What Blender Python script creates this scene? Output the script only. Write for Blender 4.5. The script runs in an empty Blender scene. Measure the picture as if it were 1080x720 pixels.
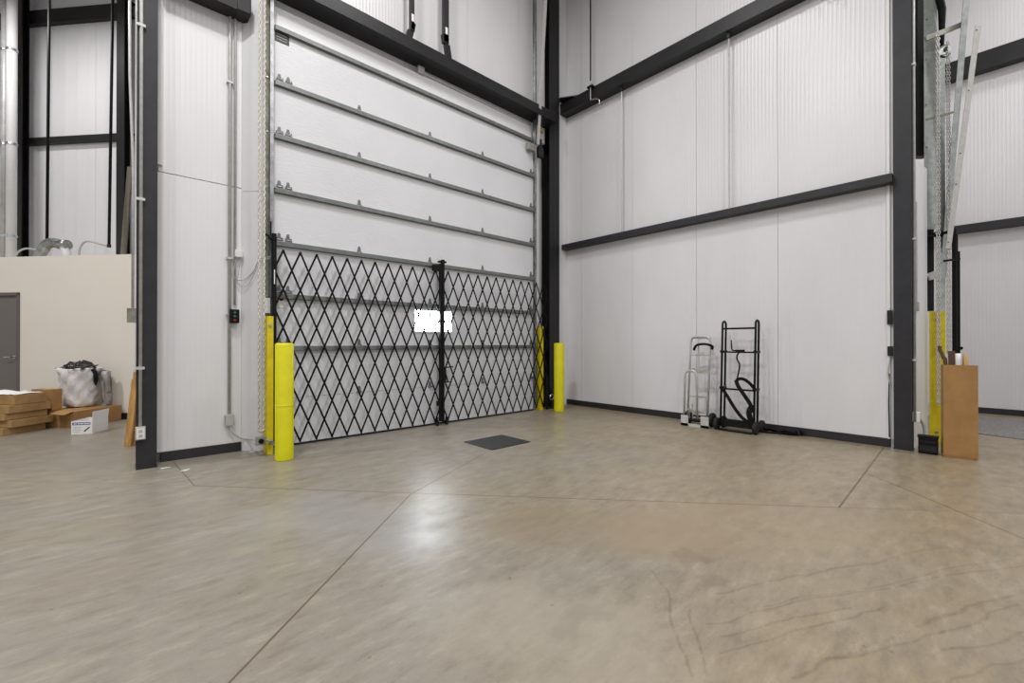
import bpy, bmesh, math, random
from mathutils import Vector, Matrix
random.seed(7)
C = bpy.context.scene.collection
PI = math.pi
# ---------------------------------------------------------------- frame of the place
# world X runs along the roll-up door wall, world Y along the right-hand wall, camera above the origin
A = math.radians(42.35); B = math.radians(5.86); S = A + B
F = 462.0; PITCH = math.radians(0.2); H = 1.2

def ray(x, y):
    v = (x-540.0, F, 360.0-y); c, s = math.cos(PITCH), math.sin(PITCH)
    X, Y, Z = v[0], c*v[1]-s*v[2], s*v[1]+c*v[2]
    return Vector((X*math.cos(A)+Y*math.sin(A), -X*math.sin(A)+Y*math.cos(A), Z)), Y
def G(x, y, z=0.0):                       # point on a horizontal level
    r, Y = ray(x, y); t = (z-H)/r.z; return Vector((r.x*t, r.y*t, z))
def at(x, y, D):                          # point at a forward distance
    r, Y = ray(x, y); t = D/Y; return Vector((r.x*t, r.y*t, r.z*t+H))
def onV(x, y, v):
    r, Y = ray(x, y); t = v/r.y; return Vector((r.x*t, v, r.z*t+H))
def onU(x, y, u):
    r, Y = ray(x, y); t = u/r.x; return Vector((u, r.y*t, r.z*t+H))
def P2(x, y, z=0.0):                      # office-wall frame -> world
    return Vector((x*math.cos(S)+y*math.sin(S), -x*math.sin(S)+y*math.cos(S), z))
def onP(x, y, d):                         # point on a plane parallel to the office wall
    r, Y = ray(x, y); t = d/(r.x*math.sin(S)+r.y*math.cos(S)); return Vector((r.x*t, r.y*t, r.z*t+H))

# ---------------------------------------------------------------- materials
def lin(c):
    return tuple((x/255/12.92 if x/255 <= .04045 else ((x/255+.055)/1.055)**2.4) for x in c)
def node(nt, t, **kw):
    n = nt.nodes.new(t)
    for k, v in kw.items(): setattr(n, k, v)
    return n
def math_n(nt, op, a, b=None, clamp=False):
    n = nt.nodes.new('ShaderNodeMath'); n.operation = op; n.use_clamp = clamp
    for i, q in enumerate((a, b)):
        if q is None: continue
        if isinstance(q, (int, float)): n.inputs[i].default_value = q
        else: nt.links.new(q, n.inputs[i])
    return n.outputs[0]
def vmath(nt, op, a, b=None, out=0, scale=None):
    n = nt.nodes.new('ShaderNodeVectorMath'); n.operation = op
    for i, q in enumerate((a, b)):
        if q is None: continue
        if isinstance(q, (tuple, list, Vector)): n.inputs[i].default_value = tuple(q)
        else: nt.links.new(q, n.inputs[i])
    if scale is not None: nt.links.new(scale, n.inputs['Scale'])
    return n.outputs[out]
def mix(nt, fac, a, b):
    n = nt.nodes.new('ShaderNodeMix'); n.data_type = 'RGBA'
    for s, q in ((n.inputs[0], fac), (n.inputs[6], a), (n.inputs[7], b)):
        if isinstance(q, (int, float)): s.default_value = q
        elif isinstance(q, tuple): s.default_value = (*q[:3], 1)
        else: nt.links.new(q, s)
    return n.outputs[2]
def ramp(nt, s, stops):
    n = nt.nodes.new('ShaderNodeMapRange'); n.interpolation_type = 'SMOOTHSTEP'
    nt.links.new(s, n.inputs[0])
    for i, v in enumerate(stops): n.inputs[i+1].default_value = v
    return n.outputs[0]
def noise(nt, vec, scale, detail=4, rough=.55, stretch=None):
    if stretch is not None:
        mp = nt.nodes.new('ShaderNodeMapping'); nt.links.new(vec, mp.inputs[0])
        mp.inputs['Scale'].default_value = stretch[0]; mp.inputs['Rotation'].default_value = (0, 0, stretch[1])
        vec = mp.outputs[0]
    n = nt.nodes.new('ShaderNodeTexNoise'); n.inputs['Scale'].default_value = scale
    n.inputs['Detail'].default_value = detail; n.inputs['Roughness'].default_value = rough
    nt.links.new(vec, n.inputs['Vector']); return n.outputs['Fac']
def base(name):
    m = bpy.data.materials.new(name); m.use_nodes = True
    nt = m.node_tree; return m, nt, nt.nodes['Principled BSDF']
def mat(name, rgb, rough=.5, metal=0, var=.06, scale=9, bump=0, spec=.5, rgb2=None, stretch=None):
    m, nt, b = base(name)
    tc = node(nt, 'ShaderNodeTexCoord').outputs['Object']
    c = lin(rgb); c2 = lin(rgb2) if rgb2 else tuple(x*(1-var*2.2) for x in c)
    n = noise(nt, tc, scale, 5, .6, stretch)
    nt.links.new(mix(nt, ramp(nt, n, (.3, .7, 0, 1)), c, c2), b.inputs['Base Color'])
    b.inputs['Roughness'].default_value = rough; b.inputs['Metallic'].default_value = metal
    b.inputs['Specular IOR Level'].default_value = spec
    if bump:
        bn = node(nt, 'ShaderNodeBump'); bn.inputs['Strength'].default_value = bump; bn.inputs['Distance'].default_value = .01
        nt.links.new(n, bn.inputs['Height']); nt.links.new(bn.outputs[0], b.inputs['Normal'])
    return m
def flute_mat(name, rgb, axis, period=.046, dist=.0012, rough=.33):
    """painted metal wall panel with narrow vertical flutes; axis = horizontal direction along the wall"""
    m, nt, b = base(name)
    g = node(nt, 'ShaderNodeNewGeometry').outputs['Position']
    d = vmath(nt, 'DOT_PRODUCT', g, axis, out=1)
    w = math_n(nt, 'SINE', math_n(nt, 'MULTIPLY', d, 2*PI/period))
    w = math_n(nt, 'MULTIPLY', math_n(nt, 'ADD', w, 1), .5)
    w = math_n(nt, 'POWER', w, 2.5)
    bn = node(nt, 'ShaderNodeBump'); bn.inputs['Strength'].default_value = 1; bn.inputs['Distance'].default_value = dist
    nt.links.new(w, bn.inputs['Height']); nt.links.new(bn.outputs[0], b.inputs['Normal'])
    n = noise(nt, g, 1.2, 4, .6, ((1, 1, .35), 0))
    c = lin(rgb)
    nt.links.new(mix(nt, ramp(nt, n, (.3, .75, 0, 1)), c, tuple(x*.94 for x in c)), b.inputs['Base Color'])
    b.inputs['Roughness'].default_value = rough
    return m

M = {}
M['panel_y'] = flute_mat('panel_paint_y', (222, 220, 222), (0, 1, 0))
M['panel_x'] = flute_mat('panel_paint_x', (222, 220, 222), (1, 0, 0))
M['panel_p'] = flute_mat('panel_paint_p', (222, 220, 222), tuple(P2(1, 0)), .30, .004)
M['flat'] = mat('flat_white_metal', (222, 221, 223), .4, var=.02, scale=2)
M['cream'] = mat('cream_paint', (230, 222, 210), .7, var=.012, scale=1.5)
M['ceil'] = mat('ceiling_liner', (215, 213, 212), .7, var=.03, scale=2)
M['steel'] = mat('dark_primer_steel', (46, 45, 49), .5, var=.12, scale=7, bump=.05, spec=.35)
M['black_steel'] = mat('black_primer_steel', (30, 29, 31), .45, var=.15, scale=6, bump=.06, spec=.4)
M['black'] = mat('black_powder_coat', (11, 11, 13), .5, var=.1, scale=20, spec=.22)
M['rubber'] = mat('black_rubber', (24, 24, 25), .75, var=.15, scale=15, bump=.1)
M['green_black'] = mat('green_black_enamel', (8, 16, 16), .45, var=.1, scale=20, spec=.25)
M['trim'] = mat('dark_base_trim', (38, 36, 40), .5, var=.1, scale=4)
M['galv'] = mat('galvanised_steel', (176, 178, 176), .36, metal=.85, var=.12, scale=14, rgb2=(140, 144, 142))
M['galv_light'] = mat('light_galvanised', (188, 192, 189), .38, metal=.4, var=.12, scale=12, rgb2=(160, 165, 160))
M['strut'] = mat('strut_steel', (128, 131, 130), .38, metal=.6, var=.1, scale=16)
M['black_film'] = mat('black_film', (22, 22, 24), .22, var=.3, scale=18, bump=.9)
M['galv_old'] = mat('weathered_galvanised', (168, 170, 162), .45, metal=.45, var=.2, scale=10, rgb2=(136, 134, 118))
M['hinge_steel'] = mat('hinge_steel', (128, 129, 130), .4, metal=.5, var=.15, scale=25)
M['alu_pale'] = mat('pale_aluminium', (205, 203, 199), .45, metal=.25, var=.06, scale=18)
M['zinc'] = mat('bright_zinc', (205, 205, 205), .3, metal=.9, var=.1, scale=20)
M['alu'] = mat('aluminium', (205, 204, 201), .35, metal=.6, var=.08, scale=18)
M['chain'] = mat('pale_chain', (228, 220, 206), .45, metal=.15, var=.1, scale=30)
M['conduit'] = mat('conduit_metal', (196, 196, 194), .42, metal=.25, var=.08, scale=12)
M['white'] = mat('white_plastic', (226, 225, 224), .45, var=.02, scale=8)
M['grey_plastic'] = mat('grey_box_plastic', (178, 176, 172), .5, var=.05, scale=8)
M['yellow'] = mat('yellow_sleeve', (222, 216, 6), .42, var=.04, scale=5, rgb2=(212, 204, 4))
M['yellow_old'] = mat('scuffed_yellow_paint', (226, 208, 10), .5, var=.1, scale=8, rgb2=(206, 184, 14))
M['card'] = mat('cardboard', (166, 126, 76), .8, var=.06, scale=6, rgb2=(152, 113, 66))
M['card_dull'] = mat('dull_cardboard', (168, 136, 90), .85, var=.08, scale=5, rgb2=(146, 112, 68))
M['card_in'] = mat('cardboard_inside', (150, 108, 62), .85, var=.05, scale=5)
M['tape'] = mat('packing_tape', (196, 160, 106), .35, var=.05, scale=5)
M['paper'] = mat('white_paper', (232, 230, 228), .8, var=.02, scale=6)
M['bag'] = mat('white_sack_plastic', (226, 223, 222), .4, var=.04, scale=5, bump=.3, stretch=((1, 1, 1.6), .5))
M['bag_clear'] = mat('grey_clear_plastic', (168, 164, 158), .3, var=.12, scale=14, bump=.4)
M['wood'] = mat('raw_lumber', (190, 146, 84), .7, var=.1, scale=5, rgb2=(160, 116, 60), stretch=((6, 6, .6), 0))
M['board_shaded'] = mat('shaded_board', (112, 104, 90), .8, var=.1, scale=5)
M['wood_dark'] = mat('dark_wood', (92, 66, 44), .6, var=.15, scale=7)
M['wood_pale'] = mat('pale_wood', (216, 178, 122), .7, var=.08, scale=7)
M['door_grey'] = mat('grey_door_paint', (112, 104, 98), .5, var=.02, scale=2)
M['door_frame'] = mat('grey_frame_paint', (98, 91, 86), .5, var=.03, scale=2)
M['blue'] = mat('blue_print', (48, 70, 140), .6, var=.03)
M['red'] = mat('red_button', (150, 34, 26), .4, var=.03)
M['green'] = mat('green_button', (36, 110, 72), .4, var=.03)
M['brass'] = mat('brass', (200, 160, 80), .3, metal=.8, var=.08)
M['sticker'] = mat('dark_sign_face', (62, 62, 66), .5, var=.03)
M['plate'] = mat('checker_plate', (150, 148, 145), .5, metal=.2, var=.3, scale=40, rgb2=(96, 94, 92), bump=.6)
M['mat_black'] = mat('dark_floor_mat', (34, 34, 37), .6, var=.25, scale=8, rgb2=(46, 44, 43), bump=.2)

def door_skin():
    m, nt, b = base('door_skin_white')
    g = node(nt, 'ShaderNodeTexCoord').outputs['Object']
    n1 = noise(nt, g, 26, 3, .6, ((.35, 1, 2.6), 0))
    n2 = noise(nt, g, 1.3, 3, .5)
    bn = node(nt, 'ShaderNodeBump'); bn.inputs['Strength'].default_value = .5; bn.inputs['Distance'].default_value = .006
    nt.links.new(n1, bn.inputs['Height']); nt.links.new(bn.outputs[0], b.inputs['Normal'])
    c = lin((216, 216, 219))
    nt.links.new(mix(nt, ramp(nt, n2, (.3, .7, 0, 1)), c, tuple(x*.95 for x in c)), b.inputs['Base Color'])
    b.inputs['Roughness'].default_value = .36
    return m
M['door'] = door_skin()

def pane_mat():
    m, nt, b = base('daylit_pane')
    b.inputs['Base Color'].default_value = (.9, .92, .95, 1); b.inputs['Roughness'].default_value = .1
    b.inputs['Emission Color'].default_value = (.88, .94, 1, 1); b.inputs['Emission Strength'].default_value = 40
    return m
M['pane'] = pane_mat()

def floor_mat():
    m, nt, b = base('sealed_concrete')
    g = node(nt, 'ShaderNodeNewGeometry').outputs['Position']
    flat = vmath(nt, 'MULTIPLY', g, (1, 1, 0))
    def seg(p, q, flat=flat):
        p = Vector((p[0], p[1], 0)); d = Vector((q[0], q[1], 0)) - p
        pa = vmath(nt, 'SUBTRACT', flat, p)
        h = math_n(nt, 'DIVIDE', vmath(nt, 'DOT_PRODUCT', pa, d, out=1), d.dot(d), True)
        return vmath(nt, 'LENGTH', vmath(nt, 'SUBTRACT', pa, vmath(nt, 'SCALE', d, scale=h)), out=1)
    n_big = noise(nt, flat, .55, 5, .55)
    n_mid = noise(nt, flat, 2.3, 6, .65)
    n_fine = noise(nt, flat, 26, 5, .7)
    n_str = noise(nt, flat, 3.2, 7, .68, ((.45, 2.6, 1), math.radians(-30)))
    n_gr = noise(nt, flat, 9, 8, .72, ((.5, 1.5, 1), math.radians(-42)))
    warm, grey = lin((145, 130, 105)), lin((137, 131, 120))
    side = math_n(nt, 'ADD', ramp(nt, vmath(nt, 'DOT_PRODUCT', flat, (math.cos(A), -math.sin(A), 0), out=1), (-.6, 2.0, 1, 0)), math_n(nt, 'MULTIPLY', math_n(nt, 'SUBTRACT', n_big, .5), 2.6), True)
    col = mix(nt, side, warm, grey)
    col = mix(nt, math_n(nt, 'MULTIPLY', ramp(nt, n_mid, (.42, .75, 0, 1)), .5), col, lin((126, 117, 103)))
    col = mix(nt, math_n(nt, 'MULTIPLY', ramp(nt, n_str, (.5, .78, 0, 1)), .45), col, lin((122, 112, 95)))
    col = mix(nt, math_n(nt, 'MULTIPLY', ramp(nt, n_str, (.28, .48, 1, 0)), .30), col, lin((168, 158, 141)))
    col = mix(nt, math_n(nt, 'MULTIPLY', ramp(nt, n_fine, (.55, .75, 0, 1)), .35), col, lin((104, 95, 80)))
    col = mix(nt, math_n(nt, 'MULTIPLY', ramp(nt, n_gr, (.48, .66, 0, 1)), .55), col, lin((112, 103, 90)))
    col = mix(nt, math_n(nt, 'MULTIPLY', ramp(nt, n_gr, (.34, .48, 1, 0)), .45), col, lin((164, 155, 138)))
    n_grain = noise(nt, flat, 70, 3, .7)
    col = mix(nt, math_n(nt, 'MULTIPLY', ramp(nt, n_grain, (.45, .7, 0, 1)), .2), col, lin((112, 103, 90)))
    # stains with shapes of their own: (pixel ends, radius, colour, strength)
    warp = math_n(nt, 'MULTIPLY', math_n(nt, 'SUBTRACT', n_mid, .5), 1.0)
    for p, q, r0, r1, c, k in (
        (G(565, 548), G(730, 568), .24, .40, (132, 118, 96), .55),
        (G(700, 560), G(900, 545), .15, .45, (146, 129, 107), .45),
        (G(606, 640), G(606, 668), .00, .10, (92, 87, 80), .5),
        (G(745, 590), G(748, 612), .00, .11, (112, 99, 85), .55),
        (G(150, 548), G(205, 545), .05, .35, (126, 119, 109), .4),
        (G(330, 535), G(420, 560), .10, .60, (146, 145, 144), .55),
        (G(560, 640), G(640, 690), .10, .45, (158, 150, 136), .5),
        (G(60, 620), G(160, 590), .05, .30, (130, 121, 107), .35)):
        d = math_n(nt, 'ADD', seg(p, q), warp)
        col = mix(nt, math_n(nt, 'MULTIPLY', ramp(nt, d, (r0, r1, 1, 0)), k), col, lin(c))
    vo = nt.nodes.new('ShaderNodeTexVoronoi'); vo.inputs['Scale'].default_value = 11; nt.links.new(flat, vo.inputs['Vector'])
    pit = math_n(nt, 'MULTIPLY', ramp(nt, vo.outputs['Distance'], (.05, .13, 1, 0)), ramp(nt, n_mid, (.5, .62, 0, 1)))
    col = mix(nt, math_n(nt, 'MULTIPLY', pit, .55), col, lin((84, 76, 64)))
    # scuff lines from wheels
    wn = nt.nodes.new('ShaderNodeTexNoise'); wn.inputs['Scale'].default_value = 2.2; wn.inputs['Detail'].default_value = 6; nt.links.new(flat, wn.inputs['Vector'])
    wob = vmath(nt, 'ADD', flat, vmath(nt, 'MULTIPLY', vmath(nt, 'SUBTRACT', wn.outputs['Color'], (.5, .5, .5)), (.16, .16, 0)))
    brk = ramp(nt, n_gr, (.36, .56, .25, 1))
    for p, q, w in (((745, 655), (905, 622), .012), ((905, 622), (1080, 596), .010), ((840, 718), (985, 652), .016), ((985, 652), (1080, 628), .016),
                    ((700, 640), (735, 715), .012), ((722, 640), (752, 715), .010), ((760, 668), (900, 640), .01), ((980, 690), (1080, 668), .012),
                    ((745, 625), (1000, 575), .012), ((760, 690), (930, 640), .011), ((800, 640), (1080, 585), .009), ((880, 700), (1080, 640), .012), ((1000, 720), (1080, 690), .012), ((690, 600), (705, 650), .010)):
        d = seg(G(*p), G(*q), wob)
        k = math_n(nt, 'MULTIPLY', math_n(nt, 'MULTIPLY', ramp(nt, d, (w*.0, w*1.0, 1, 0)), brk), .42)
        col = mix(nt, k, col, lin((98, 84, 62)))
    # sawn control joints
    J = [((.05, 1.59), (1.751, 3.116), .006), ((1.751, 3.116), (3.135, 3.80), .006),
         ((.511, 4.528), (3.921, .758), .006), ((3.921, .758), (5.3, -.75), .003),
         ((3.921, .758), (6.55, .845), .007), ((5.118, .762), (2.5, -1.6), .006),
         ((.511, 4.528), (.455, 5.6), .005), ((.511, 4.528), (-1.6, 6.8), .003)]
    for p, q, w in J:
        d = seg(p, q)
        col = mix(nt, math_n(nt, 'MULTIPLY', ramp(nt, d, (w*.5, w*1.3, 1, 0)), .85), col, lin((84, 68, 48)))
    nt.links.new(col, b.inputs['Base Color'])
    r = math_n(nt, 'ADD', math_n(nt, 'MULTIPLY', ramp(nt, n_mid, (.3, .7, 0, 1)), .14), .29)
    nt.links.new(r, b.inputs['Roughness']); b.inputs['Specular IOR Level'].default_value = .5
    bn = node(nt, 'ShaderNodeBump'); bn.inputs['Strength'].default_value = .12; bn.inputs['Distance'].default_value = .004
    nt.links.new(n_fine, bn.inputs['Height']); nt.links.new(bn.outputs[0], b.inputs['Normal'])
    return m
M['floor'] = floor_mat()

# ---------------------------------------------------------------- mesh helpers
class MB:
    def __init__(s): s.v = []; s.f = []
    def add(s, vs, fs):
        o = len(s.v); s.v += [Vector(p) for p in vs]; s.f += [tuple(i+o for i in f) for f in fs]; return s
    def box(s, x0, x1, y0, y1, z0, z1):
        return s.add([(x0,y0,z0),(x1,y0,z0),(x1,y1,z0),(x0,y1,z0),(x0,y0,z1),(x1,y0,z1),(x1,y1,z1),(x0,y1,z1)],
                     [(0,3,2,1),(4,5,6,7),(0,1,5,4),(1,2,6,5),(2,3,7,6),(3,0,4,7)])
    def prism(s, poly, z0, z1):
        area = sum(poly[i][0]*poly[(i+1) % len(poly)][1]-poly[(i+1) % len(poly)][0]*poly[i][1] for i in range(len(poly)))
        if area < 0: poly = poly[::-1]
        n = len(poly)
        return s.add([(p[0],p[1],z0) for p in poly]+[(p[0],p[1],z1) for p in poly],
                     [tuple(range(n))[::-1], tuple(range(n,2*n))]+[(i,(i+1)%n,n+(i+1)%n,n+i) for i in range(n)])
    def bar(s, p, q, w, t, nrm):
        """flat bar p->q, width w across, thickness t along nrm"""
        p, q = Vector(p), Vector(q); d = (q-p).normalized(); n = Vector(nrm); n = (n-d*n.dot(d)).normalized(); c = d.cross(n)
        a, b2 = c*(w/2), n*(t/2)
        vs = [p-a-b2, p+a-b2, p+a+b2, p-a+b2, q-a-b2, q+a-b2, q+a+b2, q-a+b2]
        return s.add(vs, [(0,3,2,1),(4,5,6,7),(0,1,5,4),(1,2,6,5),(2,3,7,6),(3,0,4,7)])
    def tube(s, pts, r, n=10, closed=False):
        pts = [Vector(p) for p in pts]; m = len(pts); rings = []; prev = None
        for i, p in enumerate(pts):
            if closed: d = pts[(i+1) % m]-pts[i-1]
            else: d = pts[min(i+1, m-1)]-pts[max(i-1, 0)]
            d.normalize()
            if prev is None:
                u = d.orthogonal().normalized()
            else:
                u = (prev-d*prev.dot(d)); u = u.normalized() if u.length > 1e-6 else d.orthogonal().normalized()
            prev = u; w = d.cross(u); rr = r[i] if isinstance(r, (list, tuple)) else r
            rings.append([p+u*(rr*math.cos(2*PI*k/n))+w*(rr*math.sin(2*PI*k/n)) for k in range(n)])
        fs = []; L = m if closed else m-1
        for i in range(L):
            a, b2 = i*n, ((i+1) % m)*n
            fs += [(a+k, a+(k+1) % n, b2+(k+1) % n, b2+k) for k in range(n)]
        if not closed: fs += [tuple(range(n))[::-1], tuple(range((m-1)*n, m*n))]
        return s.add([v for R in rings for v in R], fs)
    def lathe(s, prof, n=28, c=(0,0,0), fn=None):
        vs = []; m = len(prof)
        for i, (r, z) in enumerate(prof):
            for k in range(n):
                a = 2*PI*k/n; p = Vector((r*math.cos(a), r*math.sin(a), z))
                if fn: p = fn(p, a, i)
                vs.append(p+Vector(c))
        fs = [(i*n+k, i*n+(k+1) % n, (i+1)*n+(k+1) % n, (i+1)*n+k) for i in range(m-1) for k in range(n)]
        fs += [tuple(range(n))[::-1], tuple(range((m-1)*n, m*n))]
        return s.add(vs, fs)
    def disc(s, c, axis, r, t, n=20):
        c, ax = Vector(c), Vector(axis).normalized(); return s.tube([c-ax*t/2, c+ax*t/2], r, n)
    def build(s, name, m, parent=None, smooth=False, bevel=0, origin=None, kind=None):
        me = bpy.data.meshes.new(name)
        o3 = Vector(origin) if origin is not None else Vector((0, 0, 0))
        me.from_pydata([tuple(p-o3) for p in s.v], [], s.f); me.update()
        ms = m if isinstance(m, list) else [m]
        for q in ms: me.materials.append(M[q])
        if smooth:
            for p in me.polygons: p.use_smooth = len(p.vertices) == 4
        ob = bpy.data.objects.new(name, me); C.objects.link(ob)
        if parent is not None: ob.parent = parent
        ob.location = o3
        if bevel:
            bv = ob.modifiers.new('bevel', 'BEVEL'); bv.width = bevel; bv.segments = 2; bv.limit_method = 'ANGLE'
        if kind: ob['kind'] = kind
        return ob

def tag(o, label, cat, group=None):
    o['label'] = label; o['category'] = cat
    if group: o['group'] = group
    return o
def thing(name, label, cat, loc=(0,0,0), rz=0, group=None):
    o = bpy.data.objects.new(name, None); C.objects.link(o); o.location = loc; o.rotation_euler = (0,0,rz); o.empty_display_size = .1
    return tag(o, label, cat, group)
def struct_empty(name, loc=(0,0,0), rz=0, label=None):
    o = bpy.data.objects.new(name, None); C.objects.link(o); o.location = loc; o.rotation_euler = (0,0,rz); o['kind'] = 'structure'
    if label: o['label'] = label
    return o
def struct(name, mb, m, label=None, origin=None, bevel=0):
    o = mb.build(name, m, origin=origin, bevel=bevel); o['kind'] = 'structure'
    if label: o['label'] = label
    return o
def copy_tree(src, loc=None, rz=None, label=None, group=None):
    r = src.copy(); C.objects.link(r)
    for ch in list(src.children):
        c = ch.copy(); C.objects.link(c); c.parent = r
        for g in list(ch.children):
            d = g.copy(); C.objects.link(d); d.parent = c
    if loc is not None: r.location = loc
    if rz is not None: r.rotation_euler = (0,0,rz)
    if label: r['label'] = label
    if group: r['group'] = group
    return r
def arc(c, r, a0, a1, ex, ez, n=8):
    c, ex, ez = Vector(c), Vector(ex), Vector(ez)
    return [c+ex*(r*math.cos(a0+(a1-a0)*i/n))+ez*(r*math.sin(a0+(a1-a0)*i/n)) for i in range(n+1)]
def spline(pts, n=8):
    pts = [Vector(p) for p in pts]; P = [pts[0]]+pts+[pts[-1]]; out = []
    for i in range(1, len(P)-2):
        for k in range(n):
            t = k/n; a, b, c, d = P[i-1], P[i], P[i+1], P[i+2]
            out.append(.5*((2*b)+(c-a)*t+(2*a-5*b+4*c-d)*t*t+(3*b-a-3*c+d)*t**3))
    out.append(pts[-1]); return out

TOP = 9.0
# ================================================================= THE SETTING
struct('floor', MB().box(-26, 26, -14, 26, -.2, 0), 'floor', 'sealed grey-tan concrete floor with sawn joints')
struct('ceiling', MB().box(-26, 26, -14, 26, TOP, TOP+.1), 'ceil')

def panel_wall(seams, make, gap=.004):
    mb = MB()
    for a, b in zip(seams[:-1], seams[1:]): make(mb, a+gap/2, b-gap/2)
    return mb
# right wall (plane X = 6.62), panels 1.12 m wide
WR = 6.62
mb = panel_wall([.62, .798, 1.945, 3.06, 4.175, 5.29, 5.78], lambda m, a, b: m.box(WR, WR+.08, a, b, .10, TOP))
mb.box(WR+.02, WR+.10, .62, 5.9, .10, TOP)
struct('wall_right', mb, 'panel_y', 'white fluted metal panel wall with the hand trucks', origin=(WR, 3, 0))
struct('baseboard_right', MB().box(WR-.012, WR+.09, .80, 5.78, 0, .10), 'trim', 'black base trim of the right wall', origin=(WR, 3, 0))
# wall left of the big door (plane Y = 5.655)
WL = 5.655
mb = MB()
mb.box(.33, 1.061, WL, 5.80, .10, 2.925); mb.box(.335, 1.061, WL, 5.80, 2.933, TOP)
struct('wall_left', mb, 'panel_x', 'white fluted panel wall between left column and roll-up door', origin=(.7, WL, 0))
struct('baseboard_left', MB().box(.36, 1.061, WL-.014, 5.80, 0, .10), 'trim', 'black base trim left of the roll-up door', origin=(.7, WL, 0))
struct('trim_1', MB().box(.325, .365, WL-.03, WL-.002, 2.99, TOP), 'flat', 'white corner flashing beside the left column', origin=(.34, WL, 3))
mb = MB()
for z0, z1 in ((0, 2.89), (2.895, TOP)):
    mb.prism([(1.063, 5.654), (1.25, 5.457), (1.25, 5.80), (1.063, 5.80)], z0, z1)
struct('trim_2', mb, 'flat', 'white door jamb casing left of the roll-up door', origin=(1.15, 5.6, 0))
# wall above and around the big door
mb = panel_wall([1.25, 1.95, 3.07, 4.19, 5.31, 5.985], lambda m, a, b: m.box(a, b, WL, 5.80, 4.93, TOP))
struct('wall_back', mb, 'panel_x', 'white fluted panel wall above the roll-up door', origin=(3.6, WL, 6))
mb = MB().box(5.66, 6.70, 5.80, 5.90, 0, TOP); mb.box(6.29, 6.615, 5.655, 5.80, 0, TOP)
struct('wall_corner', mb, 'flat', 'white wall strip behind the corner column', origin=(6.1, 5.85, 0))
struct('trim_3', MB().box(5.655, 5.77, 5.60, 5.80, 0, 4.93), 'flat', 'white jamb strip right of the roll-up door', origin=(5.7, 5.7, 0))
struct('trim_4', MB().box(1.35, 5.55, 5.575, WL-.003, 4.86, 5.09), 'flat', 'smooth white header flashing over the roll-up door', origin=(3.4, 5.6, 4.9))

# ---- roll-up (sectional) door
DV = 5.535                                # inner face of the door leaf
SEC = [0.02, .56, 1.165, 1.765, 2.365, 2.97, 3.59, 4.20, 4.83]
door = struct_empty('door_2', (3.45, DV, 0), label='tall white sectional roll-up door with horizontal struts')
def L(u, v, z): return Vector((u-3.45, v-DV, z))
DU0, DU1 = 1.352, 5.555
for i, (z0, z1) in enumerate(zip(SEC[:-1], SEC[1:])):
    if i == 2:
        w0, w1, y0, y1 = 3.17, 3.79, 1.375, 1.665
        mb = MB()
        mb.box(DU0-3.45, w0-3.45, 0, .05, z0+.003, z1-.003); mb.box(w1-3.45, DU1-3.45, 0, .05, z0+.003, z1-.003)
        mb.box(w0-3.45, w1-3.45, 0, .05, z0+.003, y0); mb.box(w0-3.45, w1-3.45, 0, .05, y1, z1-.003)
        sec = mb.build('section', 'door', door)
        fr = MB(); a0, a1 = w0-3.45, w1-3.45
        fr.box(a0-.025, a1+.025, -.012, 0, y0-.025, y0); fr.box(a0-.025, a1+.025, -.012, 0, y1, y1+.025)
        fr.box(a0-.025, a0, -.012, 0, y0, y1); fr.box(a1, a1+.025, -.012, 0, y0, y1)
        fr.build('window_frame', 'white', sec)
        MB().box(a0, a1, .015, .022, y0, y1).build('window_pane', 'pane', sec)
    else:
        MB().box(DU0-3.45, DU1-3.45, 0, .05, z0+.003, z1-.003).build('section', 'door', door)
MB().box(DU0-3.45, DU1-3.45, -.004, .05, 0, .025).build('bottom_seal', 'rubber', door)
HU = [2.36, 3.42, 4.40]
for z in SEC[2:]:
    st = MB(); x0, x1 = DU0-3.45+.01, DU1-3.45-.01
    st.box(x0, x1, -.045, 0, z-.006, z-.001); st.box(x0, x1, -.045, -.041, z-.05, z-.006); st.box(x0, x1, -.03, 0, z-.055, z-.05)
    so = st.build('strut', 'strut', door); MB().box(x0, x1, -.046, -.001, z-.001, z+.003).build('strut_lit_edge', 'galv_light', so)  # bright lit top of each strut painted as a paler slab over a darker face
for z in SEC[1:-1]:
    for u in HU:
        h = MB(); x = u-3.45
        h.add([(x-.028,-.006,z+.01),(x+.028,-.006,z+.01),(x+.012,-.006,z+.085),(x-.012,-.006,z+.085),(x-.028,0,z+.01),(x+.028,0,z+.01),(x+.012,0,z+.085),(x-.012,0,z+.085)],
              [(0,1,2,3),(7,6,5,4),(0,4,5,1),(1,5,6,2),(2,6,7,3),(3,7,4,0)])
        h.tube([(x-.03,-.014,z+.008),(x+.03,-.014,z+.008)], .012, 8)
        h.build('hinge', 'hinge_steel', door)
    for u in (DU0+.06, DU0+.155, DU1-.06):
        h = MB(); x = u-3.45
        h.add([(x-.03,-.006,z+.01),(x+.03,-.006,z+.01),(x+.012,-.006,z+.10),(x-.012,-.006,z+.10),(x-.03,0,z+.01),(x+.03,0,z+.01),(x+.012,0,z+.10),(x-.012,0,z+.10)],
              [(0,1,2,3),(7,6,5,4),(0,4,5,1),(1,5,6,2),(2,6,7,3),(3,7,4,0)])
        h.tube([(x-.036,-.03,z+.018),(x+.036,-.03,z+.018)], .014, 8)
        h.box(x-.03, x-.024, -.045, 0, z+.005, z+.045); h.box(x+.024, x+.03, -.045, 0, z+.005, z+.045)
        h.build('roller_hinge', 'hinge_steel', door)
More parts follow.
